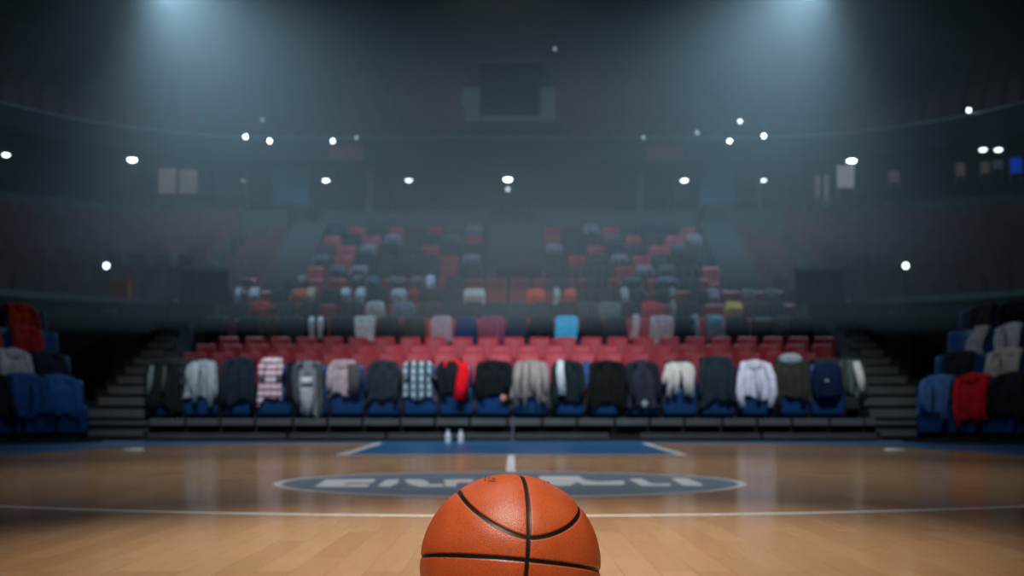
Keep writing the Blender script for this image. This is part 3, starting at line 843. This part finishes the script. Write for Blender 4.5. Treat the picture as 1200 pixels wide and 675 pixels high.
o = front(752, 'jacket', (44, 48, 66), 'dark indigo jacket with a small pale tag near its hem', 'jacket', w=.40, L=.60, col2=(30, 36, 48))
extra(o, MB().ell((.02, -.20, -.57), .045, .02, .05), 'tag', fab((140, 158, 170)), 'pale tag')
o = front(795, 'jacket', (30, 54, 62), 'dark teal jacket with long off-white sleeves', 'jacket', w=.34, L=.34, col2=(206, 206, 202))
for xx in (-.13, -.05, .07, .13): extra(o, MB().tube([(xx * .6, -.13, 0), (xx, -.2, -.2), (xx * 1.25, -.2, -.42 - .4 * abs(xx))], [.05, .05, .035], 10, .5), 'tie', fab((206, 206, 202)), 'off-white hanging fold')
front(838, 'coat', (36, 50, 60), 'dark slate-blue coat left of the white sweatshirt', 'coat', dz=.06, w=.42, L=.60)
o = front(883, 'sweatshirt', (214, 218, 240), 'bright white sweatshirt with hanging sleeves on the front row', 'sweatshirt', w=.40, L=.48, flare=.25, folds=4, amp=.03)
for sd in (-1, 1): extra(o, MB().tube([(sd * .16, -.14, -.02), (sd * .21, -.2, -.2), (sd * .235, -.21, -.42), (sd * .19, -.21, -.62)], [.05, .06, .055, .04], 10, .55), 'hanging_sleeve', fab((214, 218, 240)))
extra(o, MB().tube([(.02, -.17, -.1), (.04, -.205, -.3), (.05, -.21, -.5)], [.04, .05, .03], 8, .5), 'fold', fab((196, 200, 224)))
o = front(925, 'coat', (52, 54, 48), 'olive-black coat with a pale grey hood, right of white sweatshirt', 'coat', dz=.06, w=.40, L=.56)
extra(o, MB().ell((0, -.07, -.01), .17, .08, .09, 14), 'hood', fab((150, 162, 172)), 'pale grey hood')
o = front(966, 'backpack', (16, 34, 66), 'navy backpack on the rightmost front row seat', 'backpack', w=.44, col2=(14, 28, 52))
extra(o, MB().ell((-.03, -.26, -.26), .025, .012, .025), 'badge', fab((180, 190, 200)), 'pale badge')
# rail at the right end and the jacket on it
e = empty('handrail', (P(998, 0, 17.0).x, 17.05, .30))
for s in (-.14, .14): MB().tube([(s, 0, -.3), (s, 0, .78)], .018).build('post', metal, e)
MB().tube([(-.16, 0, .78), (.16, 0, .78)], .02).build('top_rail', metal, e)
tag(e, 'short metal handrail at the right end of the front row', 'handrail')
o = garment('jacket', (e.location.x, 17.05, 1.10), 0, (82, 94, 94), w=.30, L=.5, seed=99, col2=(60, 66, 66))
extra(o, MB().tube([(.04, -.13, 0), (.08, -.19, -.2), (.11, -.2, -.42)], [.05, .06, .045], 10, .5), 'lining', fab((206, 208, 204)), 'white lining')
extra(o, MB().ell((.10, -.19, -.52), .05, .04, .09), 'glove', fab((14, 16, 18)), 'black glove')
tag(o, 'grey jacket with white lining hanging on the right-end handrail', 'jacket', G1)

# rows behind: (row, px, kind, colour, width, length, colour word + item)
DK, SL, NV = (28, 36, 42), (44, 58, 68), (22, 34, 56)
BACK = [
 # fourth row up (depth 24.4)
 (0, 256, 'coat', (42, 42, 40), .44, .5, 'dark brown coat'), (0, 292, 'coat', (20, 30, 44), .42, .5, 'navy-black coat'),
 (0, 318, 'jacket', (66, 58, 48), .42, .42, 'olive-brown jacket'), (0, 345, 'coat', (46, 62, 66), .42, .55, 'dark sea-green coat'),
 (0, 372, 'stripes', (24, 32, 40), .40, .42, 'black jacket with two white stripes'), (0, 402, 'coat', (36, 54, 62), .46, .55, 'slate-green coat'),
 (0, 428, 'towel', (196, 206, 212), .44, .48, 'white towel'), (0, 456, 'puffer', (46, 54, 62), .42, .5, 'charcoal puffer jacket'),
 (0, 486, 'sweatshirt', (54, 62, 64), .44, .45, 'charcoal sweatshirt'), (0, 518, 'coat', (156, 142, 152), .40, .52, 'pinkish-grey folded coat'),
 (0, 547, 'jacket', (32, 58, 96), .40, .52, 'royal navy jacket'), (0, 577, 'sweatshirt', (120, 66, 92), .46, .54, 'wine-coloured sweatshirt'),
 (0, 606, 'jacket', (36, 52, 70), .42, .52, 'slate-navy jacket'), (0, 635, 'coat', (22, 34, 44), .46, .38, 'short black coat'),
 (0, 664, 'towel', (64, 176, 226), .46, .50, 'bright sky-blue towel'), (0, 692, 'coat', (28, 32, 42), .44, .55, 'black coat'),
 (0, 720, 'coat', (38, 50, 66), .46, .55, 'blue-black coat'), (0, 745, 'scarf', (190, 172, 182), .15, .46, 'pale pink scarf'),
 (0, 775, 'sweatshirt', (182, 170, 180), .46, .50, 'light pinkish-grey sweatshirt'), (0, 801, 'coat', (28, 44, 60), .40, .5, 'dark navy coat'),
 (0, 814, 'scarf', (132, 150, 164), .14, .46, 'grey-blue scarf'), (0, 837, 'shirt', (120, 132, 150), .36, .42, 'grey shirt with a sky-blue yoke'),
 (0, 863, 'coat', (32, 42, 50), .42, .5, 'black-green coat'), (0, 893, 'jacket', (30, 42, 54), .44, .5, 'dark jacket with a grey shoulder band'),
 (0, 916, 'jacket', (62, 60, 66), .34, .45, 'dark mauve-grey jacket'), (0, 937, 'coat', (18, 24, 26), .46, .42, 'round black coat'),
 # fifth row up
 (1, 262, 'jacket', (70, 30, 38), .4, .4, 'dull maroon jacket'), (1, 286, 'coat', (24, 36, 46), .44, .5, 'blue-black coat'),
 (1, 307, 'sweatshirt', (170, 30, 42), .36, .34, 'crimson sweatshirt'), (1, 335, 'coat', (38, 54, 64), .44, .5, 'slate coat'),
 (1, 364, 'coat', (34, 46, 52), .42, .5, 'dark grey-green coat'), (1, 412, 'coat', (40, 46, 52), .46, .5, 'dark grey coat'),
 (1, 441, 'sweatshirt', (176, 176, 178), .34, .46, 'off-white sweatshirt'), (1, 474, 'jacket', (96, 116, 132), .40, .3, 'blue-grey jacket'),
 (1, 502, 'puffer', (56, 60, 72), .46, .5, 'dusky indigo puffer jacket'), (1, 530, 'coat', (36, 54, 62), .46, .5, 'slate-green coat'),
 (1, 555, 'coat', (34, 52, 66), .36, .5, 'petrol coat'), (1, 580, 'coat', (32, 52, 62), .46, .5, 'dark teal coat'),
 (1, 608, 'jacket', (44, 62, 68), .46, .5, 'grey-teal jacket'), (1, 636, 'coat', (34, 48, 60), .46, .5, 'dark slate coat'),
 (1, 664, 'jacket', (36, 42, 50), .42, .5, 'black jacket with a grey neck'), (1, 688, 'jacket', (58, 68, 86), .38, .5, 'dim violet-blue jacket'),
 (1, 714, 'shirt', (96, 116, 124), .46, .46, 'pale grey checked shirt'), (1, 740, 'coat', (30, 46, 60), .4, .5, 'navy coat'),
 (1, 762, 'sweatshirt', (196, 52, 56), .36, .34, 'red sweatshirt'), (1, 788, 'scarf', (130, 136, 140), .12, .4, 'grey scarf'),
 (1, 806, 'coat', (28, 38, 50), .44, .5, 'black coat'), (1, 859, 'towel', (212, 164, 92), .36, .28, 'mustard-yellow towel'),
 (1, 884, 'coat', (72, 42, 50), .4, .5, 'dark maroon coat'), (1, 906, 'coat', (26, 34, 42), .4, .5, 'black coat'),
 # sixth row up
 (2, 262, 'coat', (26, 36, 44), .4, .5, 'black coat'), (2, 281, 'scarf', (160, 170, 180), .13, .34, 'pale grey scarf'), 
 (2, 299, 'scarf', (176, 182, 190), .22, .34, 'white scarf'), (2, 333, 'coat', (30, 40, 52), .44, .5, 'blue-black coat'),
 (2, 352, 'sweatshirt', (196, 92, 56), .30, .38, 'orange sweatshirt'), (2, 366, 'scarf', (196, 172, 146), .2, .36, 'beige scarf'),
 (2, 388, 'coat', (36, 48, 56), .36, .5, 'dark slate coat'), (2, 406, 'scarf', (190, 196, 204), .2, .28, 'short white scarf'),
 (2, 424, 'scarf', (196, 204, 212), .2, .34, 'long white scarf'), (2, 445, 'coat', (30, 44, 50), .4, .45, 'black-green coat'),
 (2, 468, 'jacket', (180, 188, 192), .28, .3, 'small white jacket'), (2, 486, 'scarf', (170, 40, 52), .16, .3, 'red scarf'),
 (2, 505, 'coat', (38, 50, 58), .44, .5, 'slate coat'), (2, 530, 'coat', (36, 56, 62), .46, .5, 'grey-green coat'),
 (2, 556, 'towel', (204, 200, 196), .46, .30, 'cream towel'), (2, 628, 'towel', (222, 84, 56), .38, .30, 'orange towel'),
 (2, 652, 'scarf', (178, 190, 194), .13, .34, 'pale green-grey scarf'), (2, 668, 'towel', (214, 100, 76), .24, .26, 'small coral towel'),
 (2, 690, 'coat', (34, 48, 56), .44, .5, 'black-teal coat'), (2, 712, 'coat', (36, 54, 60), .40, .5, 'dark teal coat'),
 (2, 731, 'scarf', (176, 190, 204), .17, .44, 'pale blue-white scarf'), (2, 746, 'coat', (34, 54, 68), .3, .46, 'petrol-blue coat'),
 (2, 776, 'coat', (32, 50, 50), .3, .4, 'dark green coat'), (2, 787, 'scarf', (128, 134, 136), .13, .34, 'dim grey scarf'),
 (2, 818, 'coat', (30, 42, 54), .36, .5, 'blue-black coat'), (2, 834, 'shirt', (136, 122, 136), .32, .40, 'dusty pink shirt'),
 (2, 876, 'jacket', (96, 104, 92), .24, .4, 'sage-grey jacket'), (2, 903, 'jacket', (82, 80, 92), .28, .4, 'dim lilac-grey jacket'),
 # seventh row up
 (3, 345, 'coat', (32, 46, 60), .34, .4, 'blue-black coat'), (3, 355, 'scarf', (116, 104, 112), .2, .2, 'dusty mauve scarf'),
 (3, 420, 'scarf', (92, 96, 104), .2, .2, 'dim grey scarf'), (3, 438, 'jacket', (72, 100, 112), .26, .3, 'dim teal jacket'),
 (3, 466, 'jacket', (104, 100, 108), .36, .25, 'dull grey jacket'), (3, 489, 'jacket', (106, 98, 108), .28, .25, 'dull mauve-grey jacket'),
 (3, 505, 'scarf', (198, 208, 222), .19, .40, 'bright white scarf'), (3, 519, 'scarf', (158, 52, 62), .12, .5, 'brick-red scarf'),
 (3, 533, 'coat', (36, 56, 66), .4, .6, 'teal-grey coat'), (3, 655, 'coat', (36, 46, 56), .46, .4, 'dark coat'), (3, 700, 'coat', (34, 52, 60), .46, .4, 'dark teal coat'),
 (3, 740, 'jacket', (66, 84, 92), .4, .2, 'dim grey-blue jacket'), (3, 781, 'jacket', (92, 92, 104), .4, .22, 'pale lilac jacket'),
 (3, 806, 'coat', (34, 52, 62), .46, .4, 'slate-teal coat'), 
]
ROWG = ['fourth', 'fifth', 'sixth', 'seventh']
_cnt = {}
for r, px, kind, col, wd, L_, word in BACK:
    D, top = ROWS[3 + r]; n0 = {}
    k2 = 'jacket' if kind == 'stripes' else kind
    # snap wide pieces to the nearest seat of the row, scarves may hang between
    x = (px - 600) * D / F
    dup_ = _cnt.setdefault((r, word), 0); _cnt[(r, word)] += 1
    jit = (0.0 if kind != 'scarf' else -.03)
    o = garment(k2, (x, D + jit, top + .012 + (.02 if kind == 'scarf' else 0)), 0, col, w=wd, L=L_, seed=px + r * 31, simple=True, amp=.014 if kind in ('towel',) else .022) if k2 != 'towel' else \
        garment(k2, (x, D, top + .012), 0, col, w=wd, L=L_, seed=px + r * 31, simple=True)
    if kind == 'stripes':
        for xx in (-.09, .09): extra(o, MB().tube([(xx, -.13, .0), (xx, -.19, -.12), (xx * .9, -.19, -.44)], [.05, .06, .055], 8, .4), 'stripe', fab((200, 212, 220)), 'white stripe')
    if word.startswith('grey shirt with a sky'):
        extra(o, MB().ell((0, -.17, -.10), .13, .04, .09), 'yoke', fab((96, 160, 210)), 'sky-blue yoke')
    if 'shoulder band' in word:
        extra(o, MB().tube([(-.16, -.16, -.06), (.16, -.16, -.06)], .04, 8, .5), 'shoulder_band', fab((140, 152, 166)), 'grey band')
    side = 'left' if px < 588 else 'right'
    cat = {'coat': 'coat', 'jacket': 'jacket', 'scarf': 'scarf', 'towel': 'towel', 'sweatshirt': 'sweatshirt', 'shirt': 'shirt', 'puffer': 'jacket'}[k2]
    o['_px'] = px
    lab = f'{word} in the {ROWG[r]} row up, {side} half'
    if lab in _seen or sum(1 for q in BACK if q[0] == r and q[6] == word and (q[1] < 588) == (px < 588)) > 1:
        nb = sorted((q for q in BACK if q[0] == r and q[1] != px), key=lambda q: abs(q[1] - px))[0]
        lab = f'{word} in the {ROWG[r]} row, beside the {nb[6]}'
        if len(lab.split()) > 16: lab = f'{word} in the {ROWG[r]} row beside the {" ".join(nb[6].split()[-4:])}'
    tag(o, lab, cat, 'clothes on the red rows')
    del o['_px']
# thin scatter of dim belongings on the hazy upper blocks
UPC = [((120, 112, 124), 'dim lilac'), ((30, 42, 50), 'dark slate'), ((74, 80, 90), 'dim grey'), ((24, 32, 38), 'black'), ((60, 48, 50), 'dull brown'), ((30, 36, 56), 'navy'), ((44, 54, 52), 'dark green')]
done = set()
for r in range(4, 9):
    D, top = ROWS[3 + r]
    for blk in ('left', 'right'):
        xs = SX[r, blk]
        pick = rnd.sample(range(len(xs)), min(len(xs), 6 if r < 7 else 5))
        cols = rnd.sample(UPC, len(pick))
        for i, (c, word) in zip(pick, cols):
            o = garment('jacket', (xs[i], D, top + .012), 0, c, w=.36 if 'dim' in word else .46, L=.26 if 'dim' in word else .45, seed=r * 50 + i, simple=True)
            tag(o, f'{word} jacket hung in the {blk} upper block, {RN4[r]} row up', 'jacket', 'jackets on the hazy upper blocks')

# ------------------------------------------------------------------ angled corner banks at both edges of the court
CORNER = {-1: [  # (row, place along, kind, colour, w, L, words)
    (0, .10, 'coat', (40, 84, 146), .44, .46, 'denim-blue coat nearest the court corner on the left bank'),
    (0, .62, 'jacket', (34, 74, 134), .46, .50, 'denim-blue jacket on the left bank, second in its front row'),
    (0, 1.10, 'coat', (20, 30, 40), .42, .5, 'black coat on the left bank, front row, at the photo edge'),
    (1, -.35, 'coat', (24, 32, 44), .44, .42, 'navy-black coat behind the blue coats on the left bank'),
    (1, .20, 'sweatshirt', (170, 174, 184), .44, .46, 'white and grey sweatshirt on the left bank'),
    (1, .72, 'jacket', (164, 138, 128), .44, .46, 'beige-pink jacket on the left bank at the photo edge'),
    (2, -.62, 'jacket', (150, 34, 40), .42, .46, 'dull red jacket on the third row of the left bank'),
    (2, -.10, 'scarf', (150, 70, 70), .22, .46, 'faded red scarf on the third row of the left bank'),
    (3, -1.15, 'sweatshirt', (176, 54, 34), .46, .40, 'orange-red sweatshirt high on the left bank'),
    (3, -.6, 'coat', (24, 26, 32), .44, .46, 'black coat high on the left bank')],
  1: [
    (0, .02, 'jacket', (62, 100, 146), .44, .46, 'faded blue jacket nearest the court corner on the right bank'),
    (0, .56, 'sweatshirt', (196, 26, 36), .44, .52, 'bright red hooded sweatshirt on the right bank'),
    (0, 1.10, 'coat', (22, 30, 38), .44, .5, 'black coat on the right bank, front row, at the photo edge'),
    (1, -.30, 'coat', (22, 28, 36), .44, .42, 'black coat behind the red sweatshirt on the right bank'),
    (1, .42, 'jacket', (170, 166, 160), .46, .52, 'off-white jacket with long sleeves on the right bank'),
    (2, -.62, 'scarf', (150, 150, 156), .26, .40, 'grey scarf on the third row of the right bank, nearest the stairs'),
    (2, -.12, 'jacket', (176, 178, 188), .34, .44, 'pale grey jacket on the third row of the right bank'),
    (3, -1.20, 'coat', (56, 56, 58), .36, .40, 'charcoal coat high on the right bank, beside the stairs'),
    (3, -.66, 'coat', (26, 24, 34), .44, .44, 'violet-black coat high on the right bank'),
    (3, -.1, 'scarf', (160, 30, 40), .26, .2, 'dark red scarf at the right photo edge')]}
for s, nm in ((-1, 'left'), (1, 'right')):
    P0 = Vector((5.52 if s > 0 else 5.78, 15.55)); d = Vector((.504, -.864)); n = Vector((-.864, -.504))   # along the row, towards the court (right-hand bank)
    def world(a, k): v = P0 + d * a - n * (.8 * k); return Vector((s * v.x, v.y))
    rz = s * math.atan2(n.x, -n.y); rz = -s * math.radians(59.7)
    tops = [.82, 1.17, 1.56, 1.94]
    mb_ = []
    for k in range(4):
        dz = tops[k] - SEAT_H + .0
        a0, a1 = -.35 - .45 * k, 2.6
        c = [world(a0, k) - Vector((s * n.x, n.y)) * -.32, world(a1, k) + Vector((s * n.x, n.y)) * .32, world(a1, k) - Vector((s * n.x, n.y)) * .48, world(a0, k) - Vector((s * n.x, n.y)) * .48]
        bm = bmesh.new(); lo = [bm.verts.new((p.x, p.y, .0)) for p in c]; hi = [bm.verts.new((p.x, p.y, max(dz, .04))) for p in c]
        bm.faces.new(lo); bm.faces.new(hi)
        for q in range(4): bm.faces.new((lo[q], lo[(q + 1) % 4], hi[(q + 1) % 4], hi[q]))
        m_ = MB(); m_.bm.free(); m_.bm = bm
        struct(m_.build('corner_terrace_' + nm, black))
        js = [a0 + .28 + .506 * j for j in range(8) if a0 + .28 + .506 * j < (1.6 if k < 2 else 1.0 if k == 2 else .5)]
        for j, a in enumerate(js):
            v = world(a, k)
            put_seat(seat_blue, (v.x, v.y, max(dz, .04)), rz, f'dark blue seat on the {nm} corner bank, {ORD[k]} row, {ORD[j]} from the stairs', 'blue seats of the corner banks')
    for k, a, kind, col, wd, L_, words in CORNER[s]:
        v = world(a, k)
        o = garment(kind, (v.x, v.y, max(tops[k], .04 + SEAT_H) + .014), rz, col, w=wd, L=L_, seed=int(100 + k * 17 + a * 10))
        tag(o, words, {'coat': 'coat', 'jacket': 'jacket', 'scarf': 'scarf', 'sweatshirt': 'sweatshirt'}[kind], 'clothes on the corner banks')

# ------------------------------------------------------------------ the ball
def basketball():
    R = .12; nu, nv = 900, 450
    e1 = np.array([.179, -.97, .16]); e3 = np.array([.08, .177, .985]); e1 /= np.linalg.norm(e1)
    e3 -= e1 * e3.dot(e1); e3 /= np.linalg.norm(e3); e2 = np.cross(e3, e1)
    th = np.linspace(0, math.pi, nv + 1)[1:-1]; ph = np.linspace(0, 2 * math.pi, nu, endpoint=False)
    T, Q = np.meshgrid(th, ph, indexing='ij')
    V = np.stack([np.sin(T) * np.cos(Q), np.sin(T) * np.sin(Q), np.cos(T)], -1).reshape(-1, 3)
    V = np.vstack([V, [[0, 0, 1], [0, 0, -1]]])
    a, b, c = V @ e1, V @ e2, V @ e3
    lam = np.linspace(-math.pi, math.pi, 721)
    phi = np.radians(13.6 + 34.8 * np.abs(np.sin(lam)) ** 1.7)
    dist = np.minimum(np.arcsin(np.clip(np.abs(c), 0, 1)), np.arcsin(np.clip(np.abs(b), 0, 1)))
    el = np.arcsin(np.clip(c, -1, 1)); la = np.arctan2(b, a)
    pl = np.interp(la, lam, phi); slope = np.interp(la, lam, np.gradient(phi, lam))
    for sg in (1, -1):
        dd = np.abs(el - sg * pl) / np.sqrt(1 + (slope / np.maximum(np.cos(pl), .2)) ** 2)
        dist = np.minimum(dist, dd)
    dmm = dist * R * 1000                                            # distance from a seam in mm
    seam = np.clip((3.05 - dmm) / .5, 0, 1)
    rad = R - .0016 * np.clip((3.9 - dmm) / 1.6, 0, 1) ** 1.2 - .0005 * np.exp(-((dmm - 0) / 9) ** 2)
    VV = V * rad[:, None]
    me = bpy.data.meshes.new('basketball')
    faces = []
    R_ = nv - 1
    idx = np.arange(R_ * nu).reshape(R_, nu)
    A = idx[:-1]; B = idx[1:]
    F4 = np.stack([A, B, np.roll(B, -1, 1), np.roll(A, -1, 1)], -1).reshape(-1, 4).tolist()
    top, bot = R_ * nu, R_ * nu + 1
    F3 = [(top, i, (i + 1) % nu) for i in range(nu)] + [(bot, (R_ - 1) * nu + (i + 1) % nu, (R_ - 1) * nu + i) for i in range(nu)]
    me.from_pydata(VV.tolist(), [], F4 + F3)
    at = me.attributes.new('seam', 'FLOAT', 'POINT'); at.data.foreach_set('value', seam.astype(np.float32))
    me.update(); me.shade_smooth()
    m = bpy.data.materials.new('pebbled_rubber'); m.use_nodes = True
    nt = m.node_tree; bs = nt.nodes['Principled BSDF']; L = nt.links.new
    an = nt.nodes.new('ShaderNodeAttribute'); an.attribute_name = 'seam'
    tc = nt.nodes.new('ShaderNodeTexCoord')
    n = nt.nodes.new('ShaderNodeTexNoise'); n.inputs['Scale'].default_value = 28; n.inputs['Detail'].default_value = 6
    L(tc.outputs['Object'], n.inputs['Vector'])
    cr = nt.nodes.new('ShaderNodeValToRGB'); cr.color_ramp.elements[0].position = .3; cr.color_ramp.elements[1].position = .75
    cr.color_ramp.elements[0].color = lin((226, 98, 48)); cr.color_ramp.elements[1].color = lin((242, 116, 64))
    L(n.outputs['Fac'], cr.inputs[0])
    vo = nt.nodes.new('ShaderNodeTexVoronoi'); vo.inputs['Scale'].default_value = 720; L(tc.outputs['Object'], vo.inputs['Vector'])
    sp_ = nt.nodes.new('ShaderNodeMapRange'); sp_.inputs['From Min'].default_value = .25; sp_.inputs['From Max'].default_value = .7
    sp_.inputs['To Min'].default_value = 1.06; sp_.inputs['To Max'].default_value = .8
    L(vo.outputs['Distance'], sp_.inputs['Value'])
    mu = nt.nodes.new('ShaderNodeMix'); mu.data_type = 'RGBA'; mu.blend_type = 'MULTIPLY'; mu.inputs[0].default_value = 1
    L(cr.outputs[0], mu.inputs[6]); L(sp_.outputs[0], mu.inputs[7])
    mx = nt.nodes.new('ShaderNodeMix'); mx.data_type = 'RGBA'; mx.inputs[7].default_value = lin((30, 27, 27))
    L(an.outputs['Fac'], mx.inputs[0]); L(mu.outputs[2], mx.inputs[6]); L(mx.outputs[2], bs.inputs['Base Color'])
    ro = nt.nodes.new('ShaderNodeMapRange'); ro.inputs['To Min'].default_value = .38; ro.inputs['To Max'].default_value = .38
    L(an.outputs['Fac'], ro.inputs['Value']); L(ro.outputs[0], bs.inputs['Roughness'])
    bs.inputs['Specular IOR Level'].default_value = .65
    inv = nt.nodes.new('ShaderNodeMath'); inv.operation = 'SUBTRACT'; inv.inputs[0].default_value = 1; L(an.outputs['Fac'], inv.inputs[1])
    hm = nt.nodes.new('ShaderNodeMath'); hm.operation = 'MULTIPLY'; L(vo.outputs['Distance'], hm.inputs[0]); L(inv.outputs[0], hm.inputs[1])
    bp = nt.nodes.new('ShaderNodeBump'); bp.inputs['Strength'].default_value = .4; bp.inputs['Distance'].default_value = .0006; bp.invert = True
    L(hm.outputs[0], bp.inputs['Height']); L(bp.outputs[0], bs.inputs['Normal'])
    me.materials.append(m)
    o = bpy.data.objects.new('basketball', me); C.objects.link(o)
    D = F * .12 / 106
    o.location = ((598 - 600) * D / F, D, .1205)
    tag(o, 'orange pebbled basketball with black seams on the court floor in front', 'basketball')
    # small dark red print near the top, left and right of the vertical seam
    def printed(px, py, rows, step, name):
        bm = bmesh.new()
        for rr, (pat, dy) in enumerate(rows):
            for k, ch in enumerate(pat):
                if ch == ' ': continue
                cx = (px + (k - len(pat) / 2) * step - 598) / 106; cz = (662 - (py + dy + k * .15)) / 106
                hw, hh = step * .36 / 106, .9 / 106
                seg = [(cx - hw, cz - hh), (cx + hw, cz - hh), (cx + hw, cz + hh), (cx - hw, cz + hh)]
                vs = []
                for x_, z_ in seg:
                    d2 = x_ * x_ + z_ * z_
                    y_ = -math.sqrt(max(0, 1 - d2)); vs.append(bm.verts.new(Vector((x_, y_, z_)) * .12015))
                bm.faces.new(vs)
        bmesh.ops.recalc_face_normals(bm, faces=bm.faces)
        me2 = bpy.data.meshes.new(name); bm.to_mesh(me2); bm.free(); me2.materials.append(mat('dark_red_ink', (128, 44, 28), .6, noise=0))
        c_ = bpy.data.objects.new(name, me2); C.objects.link(c_); c_.parent = o
    printed(575.5, 560, [('XXX XX', 0), ('X XXXX', 2.4)], 2.2, 'printed_mark')
    printed(641, 565.5, [('X XX', 0)], 1.8, 'printed_mark')
basketball()

# ------------------------------------------------------------------ haze filling the hall
vm = bpy.data.materials.new('stage_haze'); vm.use_nodes = True
nt = vm.node_tree; nt.nodes.remove(nt.nodes['Principled BSDF'])
vs = nt.nodes.new('ShaderNodeVolumeScatter'); vs.inputs['Density'].default_value = HAZE; vs.inputs['Anisotropy'].default_value = 0.0
vs.inputs['Color'].default_value = (.93, .97, 1, 1)
nt.links.new(vs.outputs[0], nt.nodes['Material Output'].inputs['Volume'])
hz = MB().box(-13, 13, 19.5, 45.9, 2.0, 16.95).build('stage_haze', vm)
tag(hz, 'thin blue-grey haze hanging in the hall under the spotlights', 'haze', None, 'stuff')
